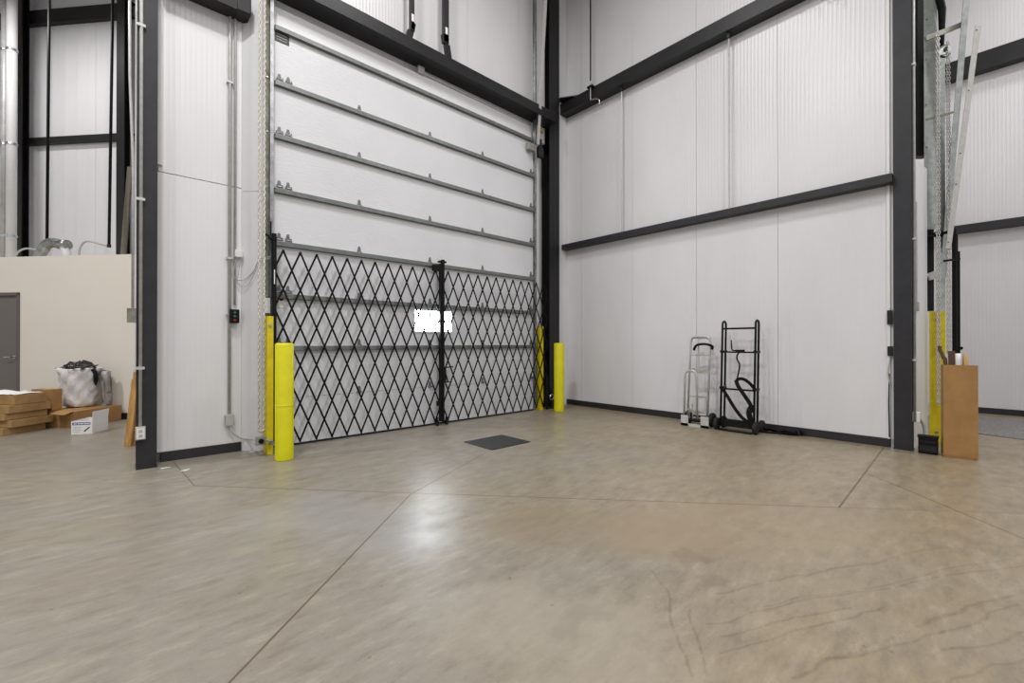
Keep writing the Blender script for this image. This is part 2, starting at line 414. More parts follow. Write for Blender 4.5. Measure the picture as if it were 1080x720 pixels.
for z in (4.62,):                         # dark warning placard under the top strut
    p = onV(297.5, 40, DV); x = p.x-3.45
    pl = MB().box(x-.075, x+.075, -.006, 0, p.z-.06, p.z+.045).build('placard', 'sticker', door)
    lines = MB()
    for k in range(3): lines.box(x-.06, x+.05, -.008, -.006, p.z+.02-k*.03, p.z+.026-k*.03)
    lines.build('placard_text', 'grey_plastic', pl)
p = onV(296.5, 318, DV); x = p.x-3.45     # small notice and lock plate near the left edge
nt_ = MB().box(x-.03, x+.03, -.006, 0, p.z-.07, p.z+.07).build('notice', 'paper', door)
MB().disc((x, -.008, p.z+.03), (0,1,0), .02, .008).build('notice_symbol', 'black', nt_)
p = onV(293, 284, DV); x = p.x-3.45
MB().tube([(x-.01,0,p.z-.05),(x-.01,-.04,p.z-.05),(x-.01,-.04,p.z+.05),(x-.01,0,p.z+.05)], .008, 8).build('lift_handle', 'zinc', door)

# ---- office partition, its door, and the building wall behind it
OX = -6.56; OY = 6.25
def Pbox(mb, x0, x1, y0, y1, z0, z1):
    q = [P2(x, y) for x, y in ((x0,y0),(x1,y0),(x1,y1),(x0,y1))]
    return mb.prism([(p.x, p.y) for p in q], z0, z1)
DX0, DX1, DZ = -9.50, -8.66, 2.02
mb = MB(); Pbox(mb, -24, DX0, OY, OY+.12, 0, 2.60); Pbox(mb, DX1, OX, OY, OY+.12, 0, 2.60); Pbox(mb, DX0, DX1, OY, OY+.12, DZ, 2.60)
Pbox(mb, -24, OX, OY+.12, OY+1.55, 2.50, 2.60)
struct('wall_office', mb, 'cream', 'cream office partition wall at the left', origin=P2(-9, OY))
mb = MB(); Pbox(mb, DX1+.04, OX-.0, OY-.012, OY, 0, .10)
struct('baseboard_office', mb, 'trim', 'black base trim of the cream office wall', origin=P2(-7.5, OY))
d1 = struct_empty('door_1', P2((DX0+DX1)/2, OY), label='grey steel office door in a dark grey frame')
d1.rotation_euler = (0, 0, -S)
w2 = (DX1-DX0)/2
MB().box(-w2+.05, w2-.05, .02, .065, .01, DZ-.05).build('leaf', 'door_grey', d1)
fr = MB(); fr.box(-w2, -w2+.05, -.015, .12, 0, DZ); fr.box(w2-.05, w2, -.015, .12, 0, DZ); fr.box(-w2, w2, -.015, .12, DZ-.05, DZ)
fr.build('frame', 'door_frame', d1)
hd = MB(); hd.disc((w2-.12, .015, .97), (0,1,0), .028, .014); hd.tube([(w2-.12, 0, .97), (w2-.12, -.04, .97), (w2-.23, -.045, .97)], .01, 8)
hd.build('handle', 'zinc', d1)
BY = 8.3
mb = MB()
for k in range(-9, 7):
    Pbox(mb, -15.0+k*1.06, -15.0+(k+1)*1.06-.004, BY, BY+.1, 0, TOP)
Pbox(mb, -7.58, -7.0, BY, BY+.1, 0, TOP)
struct('wall_rear', mb, 'panel_p', 'white ribbed building wall seen above the office', origin=P2(-11, BY))
# side of the previous bay: white wall hidden behind the left column
struct('wall_side', MB().box(.25, .325, 5.655, 9.03, 0, TOP), 'panel_y', origin=(.27, 7, 0))

# ---- far right bay
FU = 11.0
mb = panel_wall([-6.1, -5.0, -3.88, -2.76, -1.64, -.52, .6, .72], lambda m, a, b: m.box(FU, FU+.08, a, b, .1, TOP))
mb.box(FU+.02, FU+.1, -6.1, .72, .1, TOP)
struct('wall_far_right', mb, 'panel_y', 'white fluted panel wall of the next bay', origin=(FU, -2, 0))
struct('baseboard_far_right', MB().box(FU-.012, FU+.1, -6.1, .72, 0, .10), 'trim', origin=(FU, -2, 0))
struct('wall_bay', MB().box(7.85, 11.1, .72, .85, 0, TOP), 'panel_x', 'white wall of the next bay seen edge-on', origin=(9, .75, 0))
# casing right of the right column
q0 = at(963.5, 478, 5.0); q1 = at(978.5, 478, 5.35)
mb = MB().prism([(q0.x, q0.y), (q1.x, q1.y), (q1.x+.3, q1.y+.18), (q0.x+.12, q0.y+.12)], 0, 3.33)
struct('trim_5', mb, 'flat', 'white casing strip right of the right column', origin=(q0.x, q0.y, 0))

# ================================================================= STEEL FRAME
def i_column(name, label, cx, cy, w, d, rz, tf=.014, tw=.01, m='steel', h=TOP):
    t = thing(name, label, 'column', (cx, cy, 0), rz)
    mb = MB(); mb.box(-w/2, w/2, -d/2, -d/2+tf, .012, h); mb.box(-w/2, w/2, d/2-tf, d/2, .012, h); mb.box(-tw/2, tw/2, -d/2+tf, d/2-tf, .012, h)
    mb.build('shaft', m, t)
    MB().box(-w/2-.004, w/2+.004, -d/2-.004, d/2+.004, 0, .012).build('base_plate', m, t)
    return t
i_column('steel_column', 'dark grey steel column with outlet box, left of the white fluted wall', .243, 5.545, .150, .19, 0)
i_column('steel_column', 'dark grey steel column at the right end of the white wall, beside the tall cardboard box', 6.625, .68, .158, .13, -PI/2)
i_column('steel_column', 'black steel corner column where the roll-up door wall meets the right wall', 6.145, 5.652, .27, .20, 0, m='black_steel')
p = onP(21.5, 200, 8.1)
i_column('steel_column', 'black steel column at the far left above the office, beside white pipes', p.x, p.y, .23, .14, -S, m='black_steel')
p = onP(130, 200, 8.12)
i_column('steel_column', 'black steel column above the office, behind the left grey column', p.x, p.y, .17, .14, -S, m='black_steel')

def girt(name, label, p, q, nrm, depth, z0, z1, m='black_steel', flip=False):
    """C-girt from p to q: web facing the room, flanges back to the wall (nrm points from room to wall)"""
    p, q, n = Vector(p), Vector(q), Vector(nrm).normalized(); d = (q-p).normalized(); t = .01
    c = (p+q)/2; mb = MB()
    def slab(o0, o1, za, zb):
        a, b, c2, e = p+n*o0, q+n*o0, q+n*o1, p+n*o1
        mb.prism([(a.x,a.y),(b.x,b.y),(c2.x,c2.y),(e.x,e.y)], za, zb)
    slab(0, t, z0, z1); slab(t, depth, z0, z0+t); slab(t, depth, z1-t, z1)
    o = mb.build(name, m, origin=(c.x, c.y, z0)); return tag(o, label, 'girt')
girt('wall_girt', 'dark steel girt across the middle of the right wall above the hand trucks', (6.46, 5.652, 0), (6.46, .755, 0), (1,0,0), .155, 3.015, 3.11, m='steel')
girt('wall_girt', 'heavy black steel girt high on the right wall', (6.42, 5.652, 0), (6.42, .755, 0), (1,0,0), .195, 5.63, 5.84)
girt('header_beam', 'heavy black steel beam over the roll-up door', (1.15, 5.35, 0), (5.98, 5.35, 0), (0,1,0), .30, 5.22, 5.385)
tb = thing('wall_girt', 'short black girt stub at the top of the left fluted wall', 'girt', (.65, 5.5, 4.78))
mb = MB(); mb.box(-.31, .33, -.05, -.04, 0, .17); mb.box(-.31, .33, -.04, .15, 0, .01); mb.box(-.31, .33, -.04, .15, .16, .17)
mb.build('channel', 'black_steel', tb)
MB().box(.33, .46, -.06, .15, .0, .19).build('end_block', 'black_steel', tb, bevel=.006)
girt('wall_girt', 'lower dark girt on the far right wall behind the tall box', (FU-.16, .60, 0), (FU-.16, -6, 0), (1,0,0), .155, 3.11, 3.24, m='steel')
girt('wall_girt', 'upper heavy black girt on the far right wall', (FU-.2, .60, 0), (FU-.2, -6, 0), (1,0,0), .195, 5.80, 6.10)
nb = P2(0, 1) 
for lab, z0, z1 in (('lower black girt on the white wall above the office', 5.43, 5.56), ('upper black girt on the white wall above the office', 7.98, 8.27)):
    a, b = P2(-24, BY-.10), P2(-8.75, BY-.10)
    girt('wall_girt', lab, a, b, nb, .10, z0, z1)
# corner gusset plates
for n_, pts, lab in (('gusset_plate', [(5.45, 5.62), (5.98, 5.62), (5.98, 5.36)], 'black triangular gusset left of the corner column'),
                     ('gusset_plate', [(6.29, 5.64), (6.29, 5.52), (6.60, 5.05), (6.60, 5.64)], 'black gusset plate right of the corner column')):
    z = 5.40 if pts[0][0] < 6 else 5.86
    tag(MB().prism(pts, z, z+.015).build(n_, 'black_steel', origin=(pts[0][0], pts[0][1], z)), lab, 'gusset')
# two channel hangers standing on the header beam
for (x, yb, w, lab) in ((434.2, 32, .055, 'narrow dark channel hanger on the header beam, left one nearer the camera'),
                        (469.8, 45, .085, 'wide dark channel hanger on the header beam, right one')):
    p = onV(x, yb, 5.44)
    t = thing('hanger', lab, 'hanger', (p.x, 5.44, 5.386))
    k = p.z-5.386
    mb = MB(); mb.box(-w/2, w/2, -.03, -.024, k, TOP-5.386); mb.box(-w/2, -w/2+.006, -.024, .03, k, TOP-5.386); mb.box(w/2-.006, w/2, -.024, .03, k, TOP-5.386)
    mb.build('channel', 'steel', t)
    sg = -1 if x > 450 else 1
    MB().bar((-sg*.02, -.0, k-.03), (sg*.0-sg*.06, 0, 0.01), .09, .05, (0,1,0)).build('clip', 'black_steel', t)
    MB().bar((0, 0, k-.02), (.02*sg, 0, k+.10), w*1.1, .06, (0,1,0)).build('clamp', 'black_steel', t)
    MB().box(-.020, .020, -.033, -.030, k+.11, k+.21).build('sticker', 'paper', t)

# conduits on the right wall between the two girts
for v, lab in ((4.313, 'thin steel conduit hanging on the right wall, nearer the corner'), (2.528, 'thin steel conduit hanging on the right wall, nearer the middle')):
    t = thing('conduit', lab, 'conduit', (6.50, v, 3.11))
    MB().tube([(0,0,0),(0,0,2.52)], .011, 8).build('pipe', 'conduit', t)
    MB().box(-.03, .012, -.02, .02, 2.44, 2.515).build('clamp', 'black_steel', t, bevel=.004)
def hook_rod(v, z0, ztop, lab, black=True):
    t = thing('hanger_rod', lab, 'rod', (6.38, v, z0))
    if black: MB().tube([(0,0,.35),(0,0,ztop-z0)], .013, 8).build('rod', 'black', t)
    MB().tube([(0,0,.34),(0,0,0)], .010, 8).build('sleeve', 'zinc', t)
    MB().tube(spline([(0,0,0),(.02,-.10,-.02),(.03,-.17,-.06),(.03,-.17,-.16)], 5), .009, 8).build('hook', 'zinc', t)
    MB().box(-.03, .03, -.06, .06, .22, .25).build('clip', 'black_steel', t)
hook_rod(4.89, 5.60, TOP-.001, 'thin black rod dropping past the upper right girt near the corner')
p = onU(858, 4, 6.38)
hook_rod(p.y, 5.62, 6.0, 'short metal hook under the upper right girt near the top of the photo', black=False)

# ================================================================= DOOR HARDWARE
def track(name, label, loc, mir=1):
    t = thing(name, label, 'door track', loc)
    mb = MB(); mb.box(-.045, .0, .03, .036, 0, TOP-.002); mb.box(-.045, -.039, .036, .11, 0, TOP-.002)
    mb.build('wall_angle', 'galv_old', t)
    for k in range(8):
        MB().disc((-.02, .026, .5+k*.62), (0,1,0), .010, .012, 8).build('bolt', 'zinc', t)
    mb = MB(); mb.box(0, .006, -.03, .036, .05, TOP-.002); mb.box(.006, .038, .030, .036, .05, TOP-.002); mb.box(.006, .036, -.03, -.024, .05, TOP-.002)
    mb.build('channel', 'galv', t)
    if mir < 0:
        for ch in t.children_recursive:
            for v_ in ch.data.vertices: v_.co.x *= -1
            ch.data.flip_normals()
    return t
track('door_track', 'galvanised vertical track at the left edge of the roll-up door', (1.308, 5.515, 0))
track('door_track', 'galvanised vertical track at the right edge of the roll-up door', (5.598, 5.515, 0), -1)
a, b = onV(567.5, 152, 5.44), onV(575.5, 0, 5.10)
d = (b-a)
b2 = a+d*((TOP-.05-a.z)/d.z)
mb = MB(); mb.bar(a, b2, .05, .006, (0,1,0)); mb.bar(a+Vector((.03,.02,0)), b2+Vector((.03,.02,0)), .05, .006, (1,0,0)); mb.bar(a+Vector((.05,.06,0)), b2+Vector((.05,.06,0)), .05, .006, (0,1,0))
tag(mb.build('inclined_track', 'alu_pale', origin=a), 'bright inclined lift track leaning out above the right side of the roll-up door', 'door track')
p = onV(563.5, 154, 5.46)
t = thing('bearing_bracket', 'grey and black bracket on the right door track below the header beam', 'bracket', (p.x, 5.46, p.z))
MB().box(-.16, .0, -.03, .05, -.10, .02).build('arm', 'galv_old', t, bevel=.005)
mb = MB(); mb.box(.12, .24, -.0, .08, -.14, .04); mb.box(.15, .20, .0, .07, .03, .18); mb.build('bearing_block', 'black_steel', t, bevel=.006)
MB().tube(spline([(.14,.04,.30),(.18,.03,.36),(.25,.03,.33)], 5), [.03]*10+[.02], 8).build('sprocket', 'brass', t)
p = onV(443.5, 75, 5.56)
t = thing('latch_box', 'small grey switch with thin conduit under the header beam', 'switch', (p.x, 5.570, p.z))
MB().box(-.05, .05, -.04, 0, -.04, .06).build('housing', 'grey_plastic', t, bevel=.004)
q = onV(557, 131, 5.56)
MB().tube([(.05,-.012,-.01),(q.x-p.x, -.012, q.z-p.z-.0)], .010, 8).build('conduit', 'conduit', t)

p = onV(281.5, 322, 5.47)
tag(MB().box(-.03, .03, -.004, .0, -.085, .085).build('notice_plate', 'paper', origin=(0,0,0)), 'small white notice plate on the left door track above the yellow guard', 'notice').location = (p.x, 5.47, p.z)
# hand chain (two strands and a loop)
def chain(name, label, top, bottom, gap, axis, r=.0062, pitch=.036):
    """twisted look: alternating links merged into one continuous chain"""
    t = Vector(bottom); ax = Vector(axis).normalized(); mb = MB()
    n = int((top-t.z)/pitch)
    other = ax.cross(Vector((0,0,1)))
    for sgn in (-1, 1):
        for k in range(n):
            z = t.z+gap/2+k*pitch; c = Vector((t.x, t.y, z+pitch/2))+ax*(gap/2*sgn)
            w = (ax if k % 2 else other); w2_ = (ax+other).normalized() if (k % 2) else (ax-other).normalized()
            pts = [c+w2_*(.009*math.cos(a))+Vector((0,0,1))*(pitch*.62*math.sin(a)) for a in [2*PI*i/6 for i in range(6)]]
            mb.tube(pts, r, 5, closed=True)
    m = 7
    for i in range(m):
        a = PI+PI*(i+.5)/m
        c = Vector((t.x, t.y, t.z+gap/2))+ax*(gap/2*math.cos(a))+Vector((0,0,1))*(gap/2*math.sin(a))
        tg = -ax*math.sin(a)+Vector((0,0,1))*math.cos(a); w2_ = other if i % 2 else tg.cross(other)
        mb.tube([c+w2_*(.010*math.cos(b_))+tg*(.022*math.sin(b_)) for b_ in [2*PI*i2/6 for i2 in range(6)]], r, 5, closed=True)
    return tag(mb.build(name, 'chain' if 'pale' in label else 'alu_pale', origin=bottom, smooth=True), label, 'chain')
p = onV(275.6, 455, 5.36)
chain('hoist_chain', 'pale looped hoist chain hanging left of the roll-up door', TOP-.01, (p.x, 5.36, p.z), .052, (1,0,0))

# yellow track guards
def guard(label, loc, rz, w, d, h, bolt=True):
    t = thing('track_guard', label, 'guard', loc, rz, 'yellow track guards')
    mb = MB(); mb.box(0, w, 0, .008, 0, h); mb.box(0, .008, .008, d, 0, h); mb.box(w-.008, w, .008, d, 0, h)
    mb.build('channel', 'yellow_old', t, bevel=.002)
    if bolt:
        for z in (.12, h-.10): MB().disc((w*.45, -.006, z), (0,1,0), .018, .014, 8).build('bolt', 'galv_old', t)
    return t
guard('yellow steel track guard behind the near left bollard', (1.228, 5.25, 0), 0, .06, .17, 1.49)
guard('narrow yellow track guard behind the right end of the black gate', (5.66, 5.46, 0), 0, .085, .13, 1.50)

# ================================================================= BOLLARDS
def bollard(label, x, y, r=.088, h=1.2):
    t = thing('bollard', label, 'bollard', (x, y, 0), 0, None)
    MB().lathe([(r,0),(r,.01),(r,h-.02),(r-.006,h-.006),(r-.02,h)], 40).build('sleeve', 'yellow', t, smooth=True)
    rg = MB()
    for z in (.55,) : rg.lathe([(r+.0008,z),(r+.0015,z+.004),(r+.0015,z+.012),(r+.0008,z+.016)], 40)
    rg.build('seam_band', 'yellow', t, smooth=True)
    return t
bollard('near yellow bollard standing at the left end of the folding gate', 1.312, 4.93)
bollard('far yellow bollard beside the black corner column', 5.835, 5.165, .092, 1.2)

# ================================================================= FOLDING GATE
GV = 5.435
def gate_leaf(label, u0, u1, tips, z0, z1, left):
    t = thing('folding_gate', label, 'gate', (u0, GV, 0))
    n = len(tips); pitch = (tips[-1]-tips[0])/(n-1); run = 5*pitch
    lo, hi = tips[0]-pitch/2-u0, tips[-1]+pitch/2-u0
    for fam in (1, -1):
        for k in range(-6, n+6):
            x0 = tips[0]+k*pitch-u0; x1 = x0+fam*run
            s0, s1 = 0.0, 1.0
            for a_, b_ in ((x0, x1),):
                ts = sorted(((lo-a_)/(b_-a_), (hi-a_)/(b_-a_))); s0, s1 = max(0, ts[0]), min(1, ts[1])
            if s1-s0 < .04: continue
            y = -.004 if fam > 0 else .004
            p = Vector((x0+(x1-x0)*s0, y, z1+(z0-z1)*s0)); q = Vector((x0+(x1-x0)*s1, y, z1+(z0-z1)*s1))
            mb = MB().bar(p, q, .021, .006, (0,1,0))
            if s0 == 0: mb.disc(p, (0,1,0), .013, .012, 10)
            if s1 == 1: mb.disc(q, (0,1,0), .012, .012, 10)
            mb.build('lattice_bar', 'black', t)
    return t, lo, hi
tl = [1.431+.1836*k for k in range(12)]
gl, lo, hi = gate_leaf('left leaf of the black folding scissor gate, hinged behind the near bollard', 1.325, 3.545, tl, .06, 2.25, True)
MB().box(-.008, .034, -.022, .022, .03, 2.43).build('hinge_post', 'black', gl, bevel=.003)
mb = MB(); mb.box(-.045, .03, -.03, .03, 2.36, 2.385); mb.bar((-.03,0,2.385),(-.09,0,2.42),.02,.02,(0,1,0)); mb.tube([(-.02,0,2.40),(-.02,0,2.56)], .008, 6)
mb.build('top_bracket', 'black', gl)
MB().box(.006, .016, -.026, -.0225, 1.86, 2.02).build('sticker', 'paper', gl)
e = hi
MB().box(e-.020, e+.012, -.022, .022, .06, 2.36).build('end_post', 'black', gl, bevel=.003)
mb = MB(); mb.box(e-.15, e-.03, -.03, .0, 2.24, 2.33); mb.box(e-.03, e+.0, -.02, .0, 2.24, 2.26); mb.box(e-.03, e+.0, -.02, 0, 2.30, 2.33)
mb.build('latch', 'black', gl, bevel=.004)
mb = MB(); mb.box(e-.075, e-.005, -.02, .0, .29, .36); mb.build('lower_bracket', 'black', gl, bevel=.004)
def caster(par, x, z=.045):
    mb = MB(); mb.disc((x, -.01, z-.005), (1,0,0), .04, .02, 16); mb.build('caster', 'rubber', par)
    MB().bar((x-.014,-.01,.045),(x-.0,-.01,.12),.03,.012,(1,0,0)).build('caster_fork', 'black', par)
caster(gl, e-.06); 
tr = [3.672+.1864*k for k in range(12)]
gr, lo, hi = gate_leaf('right leaf of the black folding scissor gate, nearer the corner column', 3.575, 5.76, tr, .06, 2.25, False)
MB().box(lo-.022, lo+.016, -.026, .026, .05, 2.42).build('end_post', 'black', gr, bevel=.003)
mb = MB(); mb.box(lo-.07, lo+.045, -.03, .03, 2.375, 2.40); mb.build('top_bracket', 'black', gr)
mb = MB(); mb.tube([(lo+.01,-.02,.84),(lo+.16,-.03,.85)], .009, 8); mb.tube([(lo+.01,-.02,.63),(lo+.14,-.03,.62)], .007, 8); mb.bar((lo+.03,-.02,.63),(lo+.03,-.02,.84),.03,.01,(0,1,0)); mb.bar((lo+.03,-.02,.76),(lo+.08,-.02,.63),.02,.01,(0,1,0))
mb.build('latch_handle', 'black', gr)
caster(gr, lo+.06)
MB().box(hi-.012, hi+.018, -.02, .02, .0, .55).build('hinge_post', 'black', gr, bevel=.003)
mb = MB(); mb.box(hi-.06, hi-.012, -.03, .02, .05, .62); mb.build('lower_bracket', 'black', gr, bevel=.006)
# black floor-level lock hardware next to the corner
p = (5.93, 5.43, 0)
t = thing('door_lock', 'black pedal lock with small silver ring at the foot of the corner column', 'lock', p)
MB().box(-.02, .03, -.02, .03, 0, .36).build('body', 'black_steel', t, bevel=.006)
MB().tube(arc((-.03, -.03, .22), .05, 0, 2*PI, (1,0,0), (0,0,1), 14), .008, 6).build('ring', 'zinc', t)

# ================================================================= FLOOR PIECES
tag(MB().box(3.14, 3.745, 3.775, 4.31, .0, .008).build('floor_mat', 'mat_black', origin=(3.44, 4.04, 0)), 'square black floor plate in front of the folding gate', 'mat')
q = [G(1000, 437), G(1110, 446), G(1110, 468), G(1000, 453)]
tag(MB().prism([(p.x, p.y) for p in q], 0, .008).build('dock_plate', 'plate', origin=q[0]), 'grey checkered steel dock plate on the floor at far right', 'plate')

# ================================================================= ELECTRICS, LEFT
CV = 5.435
t = thing('conduit', 'grey conduit and outlet box running up the left dark column', 'conduit', (.195, CV, 0))
MB().tube([(0,0,.40),(0,0,TOP-.002)], .014, 10).build('pipe', 'conduit', t, smooth=True)
for z in (.95, 2.55, 4.2): MB().box(-.035, .03, -.016, .014, z, z+.025).build('strap', 'conduit', t)
bx = MB().box(-.037, .037, -.045, .012, .29, .41).build('outlet_box', 'grey_plastic', t, bevel=.004)
fp = MB().box(-.030, .030, -.049, -.045, .30, .40).build('face_plate', 'white', bx)
for zc in (.328, .372): MB().box(-.014, .014, -.051, -.0495, zc-.013, zc+.013).build('socket', 'grey_plastic', bx)
# second conduit behind the column with a junction box
a = at(141.0, 0, 4.9); bt = at(140, 325, 4.9)
t = thing('conduit', 'thin grey conduit with a square junction box left of the left dark column', 'conduit', (a.x, a.y, 0))
MB().tube([(bt.x-a.x, bt.y-a.y, bt.z), (bt.x-a.x, bt.y-a.y, bt.z+1.6), (-.03, .02, 4.2), (-.05,.03,TOP-.01)], .013, 8).build('pipe', 'conduit', t, smooth=True)
MB().box(bt.x-a.x-.05, bt.x-a.x+.05, bt.y-a.y-.03, bt.y-a.y+.05, bt.z-.16, bt.z).build('junction_box', 'galv_old', t, bevel=.004)
# conduits on the fluted wall
t = thing('conduit', 'taller grey conduit on the left fluted wall down to a low outlet box', 'conduit', (.945, 5.635, 0))
p = onV(242.5, 440, 5.63)
MB().tube([(0,-.0,.42),(0,0,TOP-.002)], .015, 10).build('pipe', 'conduit', t, smooth=True)
MB().box(-.04, .04, -.04, .018, .30, .42).build('outlet_box', 'grey_plastic', t, bevel=.004)
for z in (1.5, 2.12, 4.05): MB().box(-.03, .03, -.018, .018, z, z+.02).build('strap', 'conduit', t)
MB().tube(spline([(0,-.02,.30),(.03,-.03,.22),(.10,-.03,.15),(.16,-.03,.13),(.20,-.26,.15),(.17,-.39,.16)], 6), .008, 8).build('whip', 'conduit', t, smooth=True)
t = thing('conduit', 'shorter thin conduit on the left fluted wall ending at the push-button box', 'conduit', (.995, 5.635, 0))
MB().tube([(0,0,1.62),(0,0,TOP-.002)], .012, 10).build('pipe', 'conduit', t, smooth=True)
p = onV(246.5, 334, 5.63)
t = thing('push_button_box', 'black door control box with green and red buttons on the left fluted wall', 'control box', (p.x, 5.635, p.z))
bx = MB().box(-.045, .045, -.06, .018, -.07, .08).build('housing', 'black', t, bevel=.006)
MB().disc((0,-.066,.045), (0,1,0), .012, .012).build('up_button', 'green', t)
MB().disc((0,-.066,.005), (0,1,0), .012, .012).build('down_button', 'green', t)
MB().disc((0,-.066,-.038), (0,1,0), .012, .012).build('stop_button', 'red', t)
p = onV(251.5, 268, 5.63)
t = thing('sensor_box', 'small white sensor box with drooping grey wires on the left wall', 'box', (p.x, 5.635, p.z))
MB().box(-.04, .035, -.04, .018, -.035, .04).build('housing', 'white', t, bevel=.004)
q1 = Vector((.20, -.24, -.03))
for pts, r in (([(-.02,-.02,-.035),(-.045,-.02,-.16),(-.04,-.02,-.27),(.05,-.03,-.28),(.13,-.10,-.18),(.17,-.17,-.06),(.26,-.24,-.03)], .005),
               ([(.02,-.02,-.035),(.0,-.02,-.20),(-.01,-.02,-.32),(.07,-.05,-.35),(.13,-.12,-.22),(.18,-.18,-.08),(.26,-.23,-.05)], .004)):
    MB().tube(spline(pts, 6), r, 6).build('wire', 'grey_plastic', t, smooth=True)
t = thing('photo_eye', 'small metal photo eye bracket at the foot of the left yellow guard', 'sensor', (1.215, 5.225, .12))
MB().box(-.10, -.01, -.02, .02, -.0, .09).build('bracket', 'galv_old', t, bevel=.004)
MB().disc((-.055,-.03,.045), (0,1,0), .025, .03).build('lens', 'black', t)
mb = MB(); mb.tube([(-.01,0,.05),(.05,-.02,.03),(.07,-.02,-.02)], .012, 8); mb.build('arm', 'galv_old', t)

# pipes and drops over the office
for xa, w, lab, m in ((4.2, .10, 'left grey vertical pipe at the far left edge above the office', 'conduit'), (12, .155, 'thick white vertical pipe at the far left, beside the black column', 'white')):
    p = onP(xa, 200, 7.6)
    t = thing('vertical_pipe', lab, 'pipe', (p.x, p.y, 2.60))
    MB().tube([(0,0,0),(0,0,TOP-2.602)], w/2, 16).build('pipe', m, t, smooth=True)
    for yy in (53, 152, 249):
        z = onP(xa, yy, 7.6).z-2.6
        MB().lathe([(w/2+.002, z-.02),(w/2+.012, z-.02),(w/2+.012, z+.02),(w/2+.002, z+.02)], 16).build('clamp', 'zinc', t)
def drop(px0, px1, yb, hose, lab):
    p = onP(px1, yb, 7.0); q = onP(px0, 0, 7.0); d = (q-p)
    t = thing('air_drop', lab, 'drop line', p)
    MB().tube([(0,0,0), d*((TOP-.01-p.z)/d.z)], .022, 10).build('pipe', 'black', t, smooth=True)
    MB().tube([(0,0,.02),(0,0,-.03)], .03, 10).build('fitting', 'black_steel', t)
    MB().tube(spline([onP(x, y, 7.0)-p for x, y in hose], 6), .016, 8).build('hose', 'grey_plastic', t, smooth=True)
drop(52, 49.5, 263, [(49, 263), (40, 263.5), (28, 262), (20, 265), (16.5, 270), (16.5, 273.6)], 'black drop line with pale hose over the office, left one')
drop(119, 115, 259, [(115, 259.5), (106, 257.5), (95, 254.5), (88, 256), (84, 263), (83, 271.5)], 'black drop line with grey hose over the office, right one')
# flexible duct on the office roof
t = thing('flexible_duct', 'silver flexible duct bending over the office roof', 'duct', onP(42, 272, 6.9))
o = onP(42, 272, 6.9)
path = spline([onP(x, y, 6.9)-o for x, y in ((41, 272), (45, 264), (50, 257.5), (57, 256), (64, 258))], 7)
path = [p+Vector((0,0,0)) for p in path]
mb = MB(); mb.tube(path, [(.085 if i % 2 else .073) for i in range(len(path))], 14); mb.build('hose', 'galv', t, smooth=True)
e0 = onP(64, 258, 6.9)-o; e1 = onP(71.5, 258, 6.9)-o
MB().tube([e0, e1], .085, 16).build('collar', 'galv', t, smooth=True)
MB().tube([onP(67.5, 260, 6.9)-o, onP(72.5, 272.5, 6.9)-o], .06, 12).build('branch', 'white', t, smooth=True)
# board beside the black column, its colour darkened for the shadow there
a, b = onP(137.5, 176, 7.3), onP(130, 270, 7.3)
tag(MB().bar(a, b, .10, .03, P2(0,1)).build('leaning_board', 'board_shaded', origin=b), 'shaded brown board leaning above the office beside the left column', 'board')

# ================================================================= ELECTRICS, RIGHT
t = thing('conduit', 'thin grey conduit on the right edge of the right dark column', 'conduit', (6.612, .585, 0))
MB().tube([(0,0,.32),(0,0,TOP-.002)], .012, 8).build('pipe', 'conduit', t, smooth=True)
for z in (1.0, 2.35, 4.3): MB().box(-.03, .03, -.016, .016, z, z+.02).build('strap', 'conduit', t)
p = at(966.5, 439, 4.9)
t = thing('outlet_box', 'small white outlet box with bent grey conduit behind the black bait box', 'outlet box', p)
MB().box(-.03, .045, -.03, .03, -.06, .05).build('housing', 'white', t, bevel=.004)
MB().tube(spline([(.04,-.0,-.02),(.09,-.03,-.05),(.105,-.055,-.12),(.10,-.06,-.22)], 6), .016, 8).build('whip', 'conduit', t, smooth=True)
p = at(967, 323, 5.05)
t = thing('switch_box', 'small grey box on the white strip right of the right column', 'switch box', p)
MB().box(-.03, .03, -.02, .02, -.055, .05).build('housing', 'grey_plastic', t, bevel=.004)
MB().tube([(0,0,.05),(-.015,.0,.5),(-.02,0,1.2)], .008, 8).build('conduit', 'conduit', t)
for (x, y0, y1, lab) in ((938.8, 327, 342, 'upper small black box on the left edge of the right column'), (939.2, 365, 375, 'lower small black box on the left edge of the right column')):
    p = onU(x, (y0+y1)/2, 6.60)
    t = thing('cable_box', lab, 'box', (6.60, p.y, p.z))
    h = (y1-y0)/2*5.0/462
    MB().box(-.025, .018, -.02, .025, -h, h).build('housing', 'black_steel', t, bevel=.004)
    MB().tube(spline([(0,0,-h),(-.01,.02,-h-.2),(0,-.0,-h-.35)], 5) if y1 > 350 else [(0,0,h),(0,0,h+.03)], .006, 6).build('cable', 'grey_plastic', t)
t = thing('cable_guard', 'thin pale cable strip running down the wall left of the right column', 'cable', (6.606, .80, 0))
MB().box(-.006, .010, -.008, .02, .1, TOP-.002).build('strip', 'white', t)
mb = MB().tube([(-.01,.0,.12),(-.01,.005,.5),(-.004,.0,.85)], .007, 6); mb.build('cord', 'black_steel', t)

